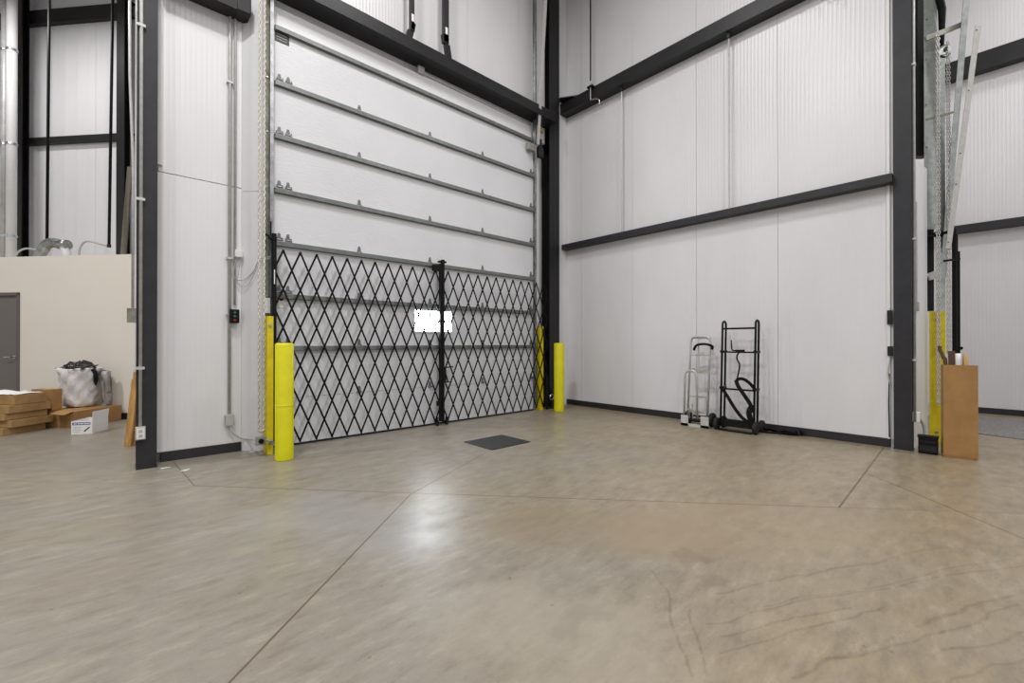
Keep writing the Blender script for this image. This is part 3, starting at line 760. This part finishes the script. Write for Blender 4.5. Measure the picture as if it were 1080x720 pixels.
# ---- door hardware of the next bay, seen edge-on right of the column
D2 = 5.35
gp0, gp1 = at(980.5, 470, 5.35), at(997.5, 470, 5.25)
rz = math.atan2(gp1.y-gp0.y, gp1.x-gp0.x)
guard('wide yellow track guard behind the tall cardboard box', (gp0.x, gp0.y, 0), rz, (gp1-gp0).to_2d().length, .09, 1.585)
def plank2(x0, y0, x1, y1, D0, D1, w, t, nrm): return MB().bar(at(x0, y0, D0), at(x1, y1, D1), w, t, nrm)
fwd = Vector((math.sin(A), math.cos(A), 0)); rt = Vector((math.cos(A), -math.sin(A), 0))
o = at(982.5, 320, 5.47)
t = thing('door_track', 'wide galvanised door track and plates right of the right column', 'door track', (o.x, o.y, 0))
Lc = lambda x, y, D: at(x, y, D)-Vector((o.x, o.y, 0))
def ext(a, b, z): return a+(b-a)*((z-a.z)/(b.z-a.z))
a = Lc(982, 318, 5.47); b = Lc(981, 0, 5.47); MB().bar(Vector((a.x,a.y,2.62)), ext(a, b, TOP-.01), .16, .006, fwd).build('wall_plate', 'galv_light', t)
a = Lc(992, 300, 5.52); b = Lc(992, 0, 5.52); MB().bar(Vector((a.x,a.y,.0)), ext(a, b, 4.95), .11, .006, fwd).build('side_plate', 'galv_light', t)
for y in (20, 62, 110, 155, 190, 230, 290): MB().disc(Lc(977.5, y, 5.46), fwd, .012, .02, 8).build('bolt', 'zinc', t)
a = Lc(978.5, 226, 5.50); b = Lc(978.5, 318, 5.50)
t2 = thing('spring_post', 'black steel post section between the white strip and the galvanised track', 'post', (o.x, o.y, 0))
mb = MB(); mb.bar(Lc(979.5, 226, 5.50), Lc(979.5, 328, 5.50), .085, .05, fwd); mb.build('post', 'black', t2)
MB().bar(Lc(979, 292, 5.46), Lc(988, 289, 5.46), .09, .02, fwd).build('label_plate', 'grey_plastic', t2)
mb = MB(); mb.bar(Lc(977, 249, 5.44), Lc(999, 245, 5.40), .03, .03, (0,0,1)); mb.disc(Lc(990, 247, 5.42), fwd, .05, .03, 12); mb.build('clamp', 'black', t2)
# dark inner column strip
tag(MB().bar(at(970, 166, 5.6), ext(at(970,166,5.6), at(970,0,5.6), TOP-.01), .15, .10, fwd).build('steel_upright', 'black_steel', origin=at(970, 166, 5.6)), 'black steel upright above the white strip right of the right column', 'column')
# inclined lift tracks
a, b = at(994, 292, 5.55), at(1019, 0, 5.2); c_ = ext(a, b, 6.9)
t = thing('inclined_track', 'galvanised inclined lift track with cross braces at right, left of the free strip', 'door track', a)
MB().bar((0,0,0), c_-a, .07, .006, fwd).build('face', 'galv_light', t)
MB().bar(rt*.04+fwd*.03, c_-a+rt*.04+fwd*.03, .06, .006, rt).build('flange', 'galv_light', t)
MB().bar(rt*.07+fwd*.06, c_-a+rt*.07+fwd*.06, .05, .006, fwd).build('back_face', 'galv_light', t)
for (x0,y0,x1,y1) in ((976, 41, 1017, 25), (977, 126, 1005, 118.5)):
    MB().bar(at(x0,y0,5.36)-a, at(x1,y1,5.28)-a, .055 if y0 < 60 else .02, .03, fwd).build('brace', 'galv_old', t)
a, b = at(1000, 262, 5.35), at(1031.5, 27, 5.05)
t = thing('galvanised_strip', 'bright galvanised angle strip leaning free at right, top end visible', 'strip', a)
MB().bar((0,0,0), b-a, .065, .005, fwd).build('face', 'alu_pale', t)
MB().bar(rt*.034+fwd*.02, b-a+rt*.034+fwd*.02, .04, .005, rt).build('flange', 'galv', t)
mb = MB()
for f_ in (.03, .30, .44, .72, .98): 
    c2 = (b-a)*f_; mb.disc(c2-fwd*.004-rt*.012, fwd, .007, .006, 8)
mb.build('bolt_holes', 'black_steel', t)
# chain hoist of the next bay
c = at(990.0, 425, 5.23)
chain('hoist_chain', 'bright steel chain hanging in front of the wide yellow guard', 4.9, (c.x, c.y, c.z), .028, rt, r=.005, pitch=.034)
c = at(1001, 372, 5.42)
chain('hoist_chain', 'bright steel chain hanging beside the black folded gate post', 4.95, (c.x, c.y, c.z), .028, rt, r=.005, pitch=.034)
c = at(995.5, 53, 5.45)
t = thing('chain_pulley', 'steel chain pulley below a black spring shaft at upper right', 'pulley', c)
MB().disc((0,0,0), fwd+rt*.7, .06, .03, 20).build('wheel', 'galv_light', t)
MB().disc(-fwd*.02, fwd+rt*.7, .02, .05, 12).build('hub', 'black_steel', t)
mb = MB().tube([Vector((.02,.02,.06)), at(993.5, 10, 5.45)-c, at(991, 0, 5.45)-c, at(990, -60, 5.45)-c], [.022,.04,.045,.05], 12); mb.build('spring_cover', 'black', t)
MB().tube(arc((0,0,0), .085, -2.2, -.5, rt, (0,0,1), 8), .01, 6).build('guard_bar', 'black_steel', t)
# folded gate posts behind the box
t = thing('folded_gate', 'black folded scissor gate standing behind the tall cardboard box', 'gate', (at(1008, 470, 5.5).x, at(1008, 470, 5.5).y, 0))
o = Vector(t.location)
def vpost(x, y0, D, w, name, tp=None):
    p = at(x, y0, D)-o; MB().box(p.x-w/2, p.x+w/2, p.y-w/2, p.y+w/2, .05, p.z).build(name, 'black', t, bevel=.004)
vpost(1006.3, 241, 5.5, .042, 'end_post'); vpost(1010.6, 265, 5.62, .034, 'lattice_bundle'); vpost(1008.4, 247, 5.60, .034, 'lattice_bundle')
mb = MB(); mb.bar(at(996, 275, 5.42)-o, at(1012, 273, 5.42)-o, .025, .025, (0,0,1)); mb.bar(at(997,246,5.42)-o, at(1006,243,5.45)-o, .02, .02, (0,0,1)); mb.disc(at(1013,367,5.45)-o, fwd, .02, .03, 10)
mb.build('latch', 'black', t)

# ================================================================= HAND TRUCKS
def hand_truck_black():
    t = thing('hand_truck', 'tall dark green-black appliance hand truck with straps against the right wall', 'hand truck', (6.27, 2.345, 0), -PI/2)
    # local x -> along the wall to the right in the photo, local y -> towards the wall
    hw = .215; h = 1.51; dep = .115; ln = .08      # ln: how far the top leans to the wall
    def yz(z): return ln*z/h
    for s in (-1, 1):
        pts = [(s*hw, 0, .05), (s*hw, yz(1.43), 1.43)]
        pts += [(s*hw, yz(1.46)+dep/2-dep/2*math.cos(a), 1.46+.045*math.sin(a)) for a in [PI*i/8 for i in range(9)]]
        pts += [(s*hw, yz(1.43)+dep, 1.43), (s*hw, dep+.01, .10)]
        MB().tube(pts, .0145, 10).build('side_rail', 'green_black', t, smooth=True)
        mb = MB()
        for z in (.57, 1.075): mb.box(s*hw-.02, s*hw+.02, yz(z)-.018, yz(z)+dep+.018, z-.012, z+.022)
        mb.build('rail_bracket', 'green_black', t)
        for y, r, nm in ((-.04, .08, 'front_wheel'), (.19, .08, 'rear_wheel')):
            wx = s*(hw+.035)
            wh = MB().lathe([(r-.03,-.022),(r-.004,-.022),(r,-.012),(r,.012),(r-.004,.022),(r-.03,.022)], 24).build('wheel', 'rubber', t, smooth=True)
            wh.rotation_euler = (0, PI/2, 0); wh.location = (wx, y, r)
            hb = MB().disc((0,0,0), (0,0,1), .055, .03, 16).build('hub', 'grey_plastic' if y < 0 else 'black_steel', wh)
        MB().bar((s*hw, -.05, .085), (s*hw, .18, .085), .03, .01, (1,0,0)).build('axle_bracket', 'green_black', t)
    for z, w in ((1.40, .026), (1.075, .022), (.565, .024)):
        MB().bar((-hw, yz(z), z), (hw, yz(z), z), w, .012, (0,1,0)).build('crossbar', 'green_black', t)
    mb = MB(); mb.box(-hw, hw, -.012, .0, .055, .15); mb.box(-hw, hw, -.10, -.0, .010, .018); mb.build('toe_plate', 'green_black', t)
    # ratchet and crank
    rk = MB().box(-.02, .09, yz(1.1)-.045, yz(1.1)-.012, 1.075, 1.11).build('ratchet', 'black', t, bevel=.004)
    MB().tube([(.0,yz(1.1)-.03,1.095),(-.06,yz(1.1)-.04,1.10),(-.07,yz(1.1)-.04,1.12),(-.075,yz(1.1)-.045,1.24)], .009, 8).build('crank', 'black', t, smooth=True)
    yy = yz(.9)-.035
    MB().tube(spline([(.03,yy,1.08),(.0,yy,1.02),(.005,yy,.97),(.03,yy,.92),(.03,yy,.85),(.015,yy,.78),(.0,yy,.70)], 6), .011, 8).build('chain_strap', 'black', t, smooth=True)
    def strap(pts, w, nm='strap'):
        P_ = spline(pts, 8); mb = MB()
        vs = []; 
        for i, p in enumerate(P_):
            d = (P_[min(i+1, len(P_)-1)]-P_[max(i-1, 0)]).normalized(); c = Vector((-d.z, 0, d.x)).normalized()*w/2
            vs += [p-c+Vector((0,-.003,0)), p+c+Vector((0,-.003,0)), p+c+Vector((0,.003,0)), p-c+Vector((0,.003,0))]
        fs = [(0,1,2,3), tuple(len(vs)-4+k for k in (3,2,1,0))]
        for i in range(len(P_)-1):
            for k in range(4): fs.append((4*i+k, 4*i+4+k, 4*i+4+(k+1) % 4, 4*i+(k+1) % 4))
        mb.add(vs, fs).build(nm, 'black', t)
    strap([(.0,-.02,.69),(.06,-.05,.72),(.13,-.06,.71),(.20,-.05,.65),(hw+.03,-.03,.58)], .042)
    strap([(.0,-.02,.70),(.03,-.03,.62),(.12,-.04,.49),(.19,-.04,.38),(.21,-.03,.28)], .05)
    strap([(-hw+.02,-.015,.58),(-hw+.10,-.02,.47),(-.02,-.025,.32),(.08,-.03,.20),(.19,-.03,.13)], .045)
    strap([(.20,-.03,.36),(.17,-.04,.28),(.19,-.04,.18),(.215,-.03,.10)], .07)
    return t
hand_truck_black()
t = thing('strap_bundle', 'loose black strap lying along the wall base right of the dark hand truck', 'strap', (6.50, 1.88, 0))
mb = MB()
P_ = spline([(-.10,.28,.05),(-.08,.20,.02),(-.05,.10,.012),(-.0,-.05,.014),(.03,-.16,.02),(.05,-.22,.03)], 6)
for a_, b_ in zip(P_[:-1], P_[1:]): mb.bar(a_, b_, .035, .01, (1,0,1))
mb.build('webbing', 'black', t)
mb = MB(); P_ = spline([(-.06,.26,.02),(-.03,.12,.05),(.0,.02,.02),(-.03,-.06,.05),(.0,-.14,.03),(.05,-.20,.05),(.05,-.24,.02)], 6)
for a_, b_ in zip(P_[:-1], P_[1:]): mb.bar(a_, b_, .045, .012, (1,0,.3))
mb.build('loop', 'black', t)
MB().tube(arc((.04,-.17,.035), .032, 0, 2*PI, (.5,.86,0), (0,0,1), 10), .012, 6).build('buckle', 'rubber', t)

def hand_truck_silver():
    t = thing('hand_truck', 'low silver aluminium hand truck with folding nose against the right wall', 'hand truck', (6.25, 2.885, 0), -PI/2)
    hw = .145; ln = .13; h = 1.30
    def yz(z): return ln*z/h
    pts = [(-hw, yz(.03), .03), (-hw, yz(1.18), 1.18)]+[(-hw+.06-.06*math.cos(a), yz(1.2), 1.20+.09*math.sin(a)) for a in [PI/2*i/5 for i in range(6)]]
    pts += [(hw-.06+.06*math.sin(a), yz(1.2), 1.20+.09*math.cos(a)) for a in [PI/2*i/5 for i in range(6)]]+[(hw, yz(1.18), 1.18), (hw, yz(.03), .03)]
    MB().tube(pts, .0145, 10).build('frame', 'alu', t, smooth=True)
    for z, w in ((1.27, .03), (1.02, .022), (.80, .07), (.42, .022), (.20, .03)):
        MB().bar((-hw, yz(z), z), (hw, yz(z), z), w, .010, (0,1,0)).build('crossbar', 'alu', t)
    MB().bar((-.02, yz(1.0), .80), (-.02, yz(1.0), 1.27), .02, .008, (0,1,0)).build('strut', 'alu', t)
    # folding nose loop in front
    c = -.075; r = .085
    pts = [(c-r-.01, -.05, .06), (c-r, -.035, .70)]+[(c-r*math.cos(a), -.03, .72+r*math.sin(a)) for a in [PI*i/8 for i in range(1, 8)]]+[(c+r, -.035, .70), (c+r+.02, -.05, .06)]
    MB().tube(pts, .014, 10).build('nose_loop', 'alu', t, smooth=True)
    mb = MB(); mb.tube([(c-.02,-.03,.10),(c-.03,-.03,.36)], .008, 8); mb.tube([(c+.03,-.03,.10),(c+.02,-.03,.32)], .008, 8); mb.bar((c-.05,-.03,.24),(c+.07,-.03,.2),.03,.02,(0,1,0)); mb.build('linkage', 'zinc', t)
    mb = MB(); mb.box(-hw-.055, -hw+.055, -.085, -.075, .0, .15); mb.box(hw-.055, hw+.06, -.085, -.075, .0, .16); mb.box(-hw-.055, hw+.06, -.085, -.06, .0, .035); mb.box(-hw-.02, hw+.02, -.075, .0, .004, .012)
    mb.build('toe_plate', 'alu_pale', t)
    pl = MB().lathe([(.0,0),(.10,.0),(.115,.02),(.10,.035),(.0,.035)], 20); 
    ob = pl.build('foot_pad', 'black', t, smooth=True); ob.location = (.01, -.03, .07); ob.scale = (1, .5, 1)
    for s in (-1, 1):
        wh = MB().lathe([(.06,-.022),(.095,-.022),(.10,-.012),(.10,.012),(.095,.022),(.06,.022)], 24).build('wheel', 'rubber', t, smooth=True)
        wh.rotation_euler = (0, PI/2, 0); wh.location = (s*(hw+.03), .11, .10)
        MB().disc((0,0,0), (0,0,1), .062, .03, 16).build('hub', 'zinc', wh)
    MB().tube([(-hw-.03,.11,.10),(hw+.03,.11,.10)], .009, 8).build('axle', 'zinc', t)
    g = spline([(-hw+.06, yz(1.1)-.02, 1.10), (-.03, yz(1.1)-.06, 1.165), (.07, yz(1.1)-.06, 1.185), (hw, yz(1.1)-.05, 1.175), (hw+.04, yz(1.1)-.02, 1.15), (hw+.03, yz(1.1)-.01, 1.11)], 6)
    MB().tube(g, .018, 10).build('grip', 'black', t, smooth=True)
    return t
hand_truck_silver()

# ================================================================= RIGHT FOREGROUND
p0, p1, p2 = G(995.2, 481.6), G(1032, 485.8), G(989, 478.6)
ang = math.atan2(p1.y-p0.y, p1.x-p0.x)
t = thing('cardboard_box', 'tall narrow open cardboard box standing beside the right column', 'box', p0, ang)
W = (p1-p0).length; Dp = .17; Ht = .97
mb = MB(); k = .005
mb.box(0, W, 0, k, .01, Ht); mb.box(0, W, Dp-k, Dp, .01, Ht-.005); mb.box(0, k, k, Dp-k, .01, Ht-.01); mb.box(W-k, W, k, Dp-k, .01, Ht-.005); mb.box(k, W-k, k, Dp-k, .02, .026)
mb.build('body', 'card', t)
mb = MB(); mb.box(-.002, W*.9, -.0015, .0, .0, .03); mb.build('bottom_flap', 'card_in', t)
def inbox(x, y): return Vector(p0)+Matrix.Rotation(ang, 3, 'Z') @ Vector((x, y, 0))
def sticks(name, label, cat, m, x, y, pts, r, rect=None):
    o = inbox(x, y); mb = MB()
    R_ = Matrix.Rotation(ang, 3, 'Z')
    if rect: mb.bar(R_ @ Vector(pts[0]), R_ @ Vector(pts[-1]), rect[0], rect[1], R_ @ Vector((0,1,0)))
    else: mb.tube(spline([R_ @ Vector(q) for q in pts], 5), r, 8)
    ob = mb.build(name, m, smooth=not rect); ob.location = (o.x, o.y, .03); return tag(ob, label, cat)
sticks('tool_handle', 'dark curved wooden handle leaning out of the tall cardboard box', 'handle', 'wood_dark', .045, .09, [(0,0,0),(-.015,0,.9),(-.035,0,1.02),(-.06,0,1.10),(-.06,0,1.14)], .017)
sticks('wood_block', 'dark brown timber end sticking out of the tall cardboard box', 'timber', 'wood_dark', .085, .10, [(0,0,0),(-.01,0,1.085)], .02, (.05,.03))
sticks('paper_roll', 'white rolled paper standing in the tall cardboard box', 'roll', 'paper', .13, .07, [(0,0,0),(-.005,0,.55),(-.01,0,1.06)], .022)
sticks('wood_offcut', 'pale wood offcut standing in the tall cardboard box, right of the paper roll', 'timber', 'wood_pale', .185, .08, [(0,0,0),(-.005,0,1.045)], .02, (.035,.03))
sticks('wood_offcut', 'thin pale wood slat in the tall cardboard box, behind the other offcut', 'timber', 'wood_pale', .16, .13, [(0,0,0),(.012,0,1.06)], .02, (.018,.02))
# black bait box on the floor
p0, p1 = G(968.3, 477.5), G(989.3, 480.3)
ang2 = math.atan2(p1.y-p0.y, p1.x-p0.x)
t = thing('bait_box', 'small black plastic box on the floor between right column and tall cardboard box', 'box', p0, ang2)
W = (p1-p0).length
mb = MB(); mb.box(0, W, 0, .10, 0, .185); mb.build('body', 'black', t, bevel=.008)
mb = MB(); mb.box(.02, W-.02, -.006, .0, .125, .14); mb.box(.01, W-.01, -.004, 0, .03, .09); mb.build('ridge', 'black_steel', t)
MB().box(-.006, W+.006, -.006, .106, .175, .195).build('lid', 'black', t, bevel=.004)

# ================================================================= LEFT CLUTTER
def carton(name, label, A_, B_, depth, h, z=0, m='card', flaps=None, tape=True, cat='box', group=None):
    """A_ near bottom corner, B_ far bottom corner of the visible long side; depth extends to the left of A->B"""
    A_, B_ = Vector(A_), Vector(B_); d = B_-A_; W = d.to_2d().length; an = math.atan2(d.y, d.x)
    t = thing(name, label, cat, (A_.x, A_.y, z), an, group)
    mb = MB().box(0, W, 0, depth, 0, h); mb.build('body', m, t, bevel=.004)
    if tape: MB().box(.0, W, depth/2-.03, depth/2+.03, h, h+.0015).build('tape', 'tape', t)
    return t, W, an
md = Vector((math.sin(S), math.cos(S), 0))          # away from the camera along the office
px_ = P2(1, 0)
# flat cartons: visible long side runs in depth, stack of four
a0 = P2(-7.05, 4.96); 
labs = ['flat dull cardboard box at the bottom of the left stack', 'flat cardboard box second from the bottom of the left stack', 'flat cardboard box third from the bottom of the left stack', 'flat cardboard box fourth from the bottom, under the paper-topped box']
off = [(-.03, -.02), (.03, .03), (-.03, 0), (.0, .02)]
zz = 0
for i, lab in enumerate(labs):
    s_ = P2(-7.08+off[i][0], 4.97+off[i][1]); e_ = s_+md*.48
    hh = (.095, .09, .085, .10)[i]
    carton('flat_carton', lab, s_, e_, .55, hh, zz, 'card_dull', tape=False); zz += hh+.004
s_ = P2(-7.09, 5.06)
carton('carton', 'cardboard box with a white paper sheet on top of the left stack', s_, s_+md*.36, .36, .125, zz, 'card_dull')
zp = zz+.13
o = P2(-7.18, 5.0)
q = [P2(-7.46, 5.08), P2(-7.10, 5.06), P2(-7.12, 5.41), P2(-7.42, 5.40)]
mb = MB(); nx, ny = 8, 8; vs = []; fs = []
for i in range(nx+1):
    for j in range(ny+1):
        a_, b_ = i/nx, j/ny
        p = (q[0]*(1-a_)+q[1]*a_)*(1-b_)+(q[3]*(1-a_)+q[2]*a_)*b_
        vs.append(Vector((p.x, p.y, zp+.002+.045*max(0, (.35-a_)/.35)*abs(math.sin(3*b_+.6))+.006*math.sin(9*a_+4*b_)**2)))
for i in range(nx):
    for j in range(ny):
        k = i*(ny+1)+j; fs.append((k, k+1, k+ny+2, k+ny+1))
ob = mb.add(vs, fs).build('paper_sheet', 'paper', origin=o+Vector((0,0,zp)), smooth=True)
sm = ob.modifiers.new('thick', 'SOLIDIFY'); sm.thickness = .002
tag(ob, 'crumpled white paper sheet on the top box of the left stack', 'paper')
# box behind the stack
s_ = P2(-7.14, 5.53)
carton('carton', 'small upright cardboard box just behind the flat box stack', s_, s_+md*.13, .34, .30, .2395, 'card')
# left-hand pile at the frame edge
zz2 = 0
for lab, hh, dx in (('cardboard box at the bottom left edge of the photo', .17, 0), ('middle cardboard box in the pile at the left edge of the photo', .15, -.0), ('top cardboard box of the pile at the left edge of the photo', .11, .1)):
    s_ = P2(-7.66+dx, 4.78); carton('carton', lab, s_, s_+md*.42, .55, hh, zz2, 'card_dull', tape=False); zz2 += hh+.004
# long box along the wall with an open flap
A_, B_ = P2(-6.86, 5.40), P2(-6.86, 6.20)
A_ = P2(-6.77, 5.515); B_ = P2(-6.77, 6.19)
t, W, an = carton('carton', 'long low cardboard box with one flap open, against the cream wall below the white sack', A_, B_, .56, .235, 0, 'card')
t['label'] = 'long low cardboard box with an open flap, under the white sack'
mb = MB().add([(0,.01,.237),(0,.24,.237),(-.12,.24,.215),(-.12,.01,.20),(0,.01,.241),(0,.24,.241),(-.12,.24,.219),(-.12,.01,.204)], [(0,1,2,3),(7,6,5,4),(0,3,7,4),(1,0,4,5),(2,1,5,6),(3,2,6,7)])
mb.build('flap', 'card', t)
# small printed white box
p0, p1 = G(75, 458.2), G(97.3, 457.2); pr_ = G(112.6, 452.2)
an = math.atan2(p1.y-p0.y, p1.x-p0.x); W = (p1-p0).length
t = thing('printed_box', 'small white printed box with blue band and raised side flap on the floor', 'box', p0, an)
dd = (pr_-p1).length; h = .172
mb = MB(); mb.box(0, W, 0, .004, 0, h); mb.box(0, W, dd-.004, dd, 0, h); mb.box(0, .004, .004, dd-.004, 0, h); mb.box(W-.004, W, .004, dd-.004, 0, h); mb.box(.004, W-.004, .004, dd-.004, 0, .004)
mb.build('body', 'paper', t)
MB().add([(W-.004,0,h),(W,0,h),(W,dd,h),(W-.004,dd,h),(W+.006,0,h+.12),(W+.01,0,h+.12),(W+.01,dd,h+.115),(W+.006,dd,h+.115)], [(0,3,2,1),(4,5,6,7),(0,1,5,4),(1,2,6,5),(2,3,7,6),(3,0,4,7)]).build('side_flap', 'paper', t)
MB().box(.012, W-.02, -.0012, 0, h-.05, h-.018).build('blue_band', 'blue', t)
mb = MB()
for k_, (x0, x1) in enumerate(((.025,.06),(.07,.09),(.095,.13),(.14,.17),(.175,.2))): mb.box(x0, x1, -.002, -.0012, h-.040, h-.028)
mb.build('band_lettering', 'paper', t)
mb = MB()
for k_ in range(4): mb.box(.02, .11-.01*(k_ % 2), -.0012, 0, .09-.02*k_, .095-.02*k_)
mb.build('small_print', 'grey_plastic', t)
mb = MB(); mb.bar((.14,-.001,.035),(W-.03,-.001,.09),.014,.002,(0,1,0)); mb.build('pen_picture', 'black', t)
# white sack
o = onP(80, 424, 5.74); o.z = 0
o = P2(-7.20, 5.95, .242)
sk = thing('sack', 'large white plastic sack full of black scrap on the long cardboard box', 'sack', o, -S)
def crump(p, a, i):
    n = .024*math.sin(5*a+i*1.3)+.022*math.sin(9*a-i*2.1)+.014*math.sin(15*a+i*2.9)
    return Vector((p.x*(1+n/.3)*.93, p.y*(1+n/.3)*.80, p.z*1.1+.008*math.sin(4*a+i)*min(1, p.z*20)))
prof = [(.16,0),(.20,.02),(.22,.07),(.215,.13),(.225,.20),(.235,.27),(.25,.34),(.265,.41),(.285,.47),(.29,.52),(.275,.53),(.25,.48)]
ob = MB().lathe(prof, 44, fn=crump).build('bag', 'bag', sk, smooth=True)
def scrap(p, a, i):
    return Vector((p.x*.92, p.y*.78, p.z*1.06+.03*math.sin(3*a+i*2)+.02*math.sin(7*a+i)))
ob = MB().lathe([(.25,.48),(.22,.56),(.15,.60),(.04,.62)], 30, fn=scrap).build('scrap', 'black_film', sk, smooth=True)
rnd = random.Random(4)
for k_ in range(9):
    c_ = Vector((rnd.uniform(-.17, .17), rnd.uniform(-.15, .05), rnd.uniform(.57, .62))); a_ = rnd.uniform(-.6, .6)
    d_ = Vector((math.cos(a_), math.sin(a_), rnd.uniform(-.15, .1)))*rnd.uniform(.09, .15)
    MB().bar(c_-d_, c_+d_, rnd.uniform(.05, .09), .008, (rnd.uniform(-.4, .4), -.7, 1)).build('scrap_sheet', 'black_film', sk, bevel=.002)
MB().tube(spline([(.18,-.04,.58),(.25,-.03,.56),(.285,-.02,.46),(.27,-.01,.32)], 6), [.012]*6+[.03]*8+[.03,.028,.02,.012,.008], 8).build('scrap_strip', 'black', sk, smooth=True)
b2_ = MB().lathe([(.03,.0),(.05,.06),(.05,.2),(.07,.36),(.08,.45),(.06,.52),(.02,.54)], 24, (.29,.12,0), fn=lambda p,a,i: Vector((p.x*.8+.02*math.sin(5*a+i), p.y*.8+.02*math.sin(4*a+2*i), p.z)))
b2_.build('clear_bag', 'bag_clear', sk, smooth=True)
# lumber leaning behind the left column
b0, b1 = G(135.5, 470.5), at(143, 398, 4.9)
b0 = G(136, 471); 
tt = G(143.5, 468); 
for k_, (x0, x1, lab) in enumerate(((134.8, 142.0, 'front tan board leaning behind the left dark column'), (139.2, 143.8, 'rear tan board leaning behind the left dark column'))):
    lo_ = at(x0, 470.5-k_*1.5, 5.10+.05*k_); lo_.z = 0.0; hi_ = at(x1+1.0, 400-k_*8, 5.22+.05*k_)
    mb = MB().bar(lo_, hi_, .075, .022, fwd)
    o = lo_; tag(mb.build('lumber_board', 'wood', origin=o), lab, 'board')
# debris scraps on the floor by the base trim
for k_, (x, y) in enumerate(((197, 495.5), (174, 493.5), (266, 476.5))):
    p = G(x, y); a_ = random.random()*3
    mb = MB().prism([(.05*math.cos(a_+q_)*(.4 if q_ % 2 else 1), .02*math.sin(a_+q_*1.3)) for q_ in range(5)], 0, .004)
    ob = mb.build('paper_scrap', 'paper'); ob.location = p
    tag(ob, ('white paper scrap on the floor in front of the left base trim', 'tiny white scrap on the floor at the foot of the left column', 'tiny pale scrap on the floor under the hoist chain')[k_], 'scrap')

# ================================================================= LIGHT
W_ = bpy.data.worlds.new('warehouse'); bpy.context.scene.world = W_; W_.use_nodes = True
bg = W_.node_tree.nodes['Background']; bg.inputs[0].default_value = (.93, .96, 1, 1); bg.inputs[1].default_value = .68
def lamp(x, y, z, e, sx=1.2, sy=.5, rz=0, col=(1, .99, .985)):
    l = bpy.data.lights.new('high_bay_and_fill', 'AREA'); l.shape = 'RECTANGLE'; l.size = sx; l.size_y = sy; l.energy = e; l.color = col
    o = bpy.data.objects.new('high_bay_and_fill_lamp', l); C.objects.link(o); o.location = (x, y, z); o.rotation_euler = (0, 0, rz)
for x, y, e in ((2.9, 3.0, 85), (-.4, 2.4, 220), (2.4, -1.6, 150), (-3.6, .6, 115), (7.4, -2.8, 165), (-4.6, 6.4, 310), (-1.6, -4.5, 120), (-1.9, 11.2, 110), (9.4, -1.8, 60)):  # high bays, plus an added fill lamp over the office for the rear wall
    lamp(x, y, 8.0, e, rz=-S, sx=.6, sy=.3)

# ================================================================= CAMERA
cam = bpy.data.cameras.new('camera'); co = bpy.data.objects.new('camera', cam); C.objects.link(co)
cam.sensor_width = 36; cam.lens = F/1080*36; cam.clip_start = .05
co.location = (0, 0, H); co.rotation_euler = (PI/2+PITCH, 0, -A)
sc = bpy.context.scene; sc.camera = co
sc.view_settings.view_transform = 'Standard'; sc.view_settings.look = 'None'
sc.view_settings.gamma = 1; sc.view_settings.use_curve_mapping = False
sc.view_settings.exposure = .1
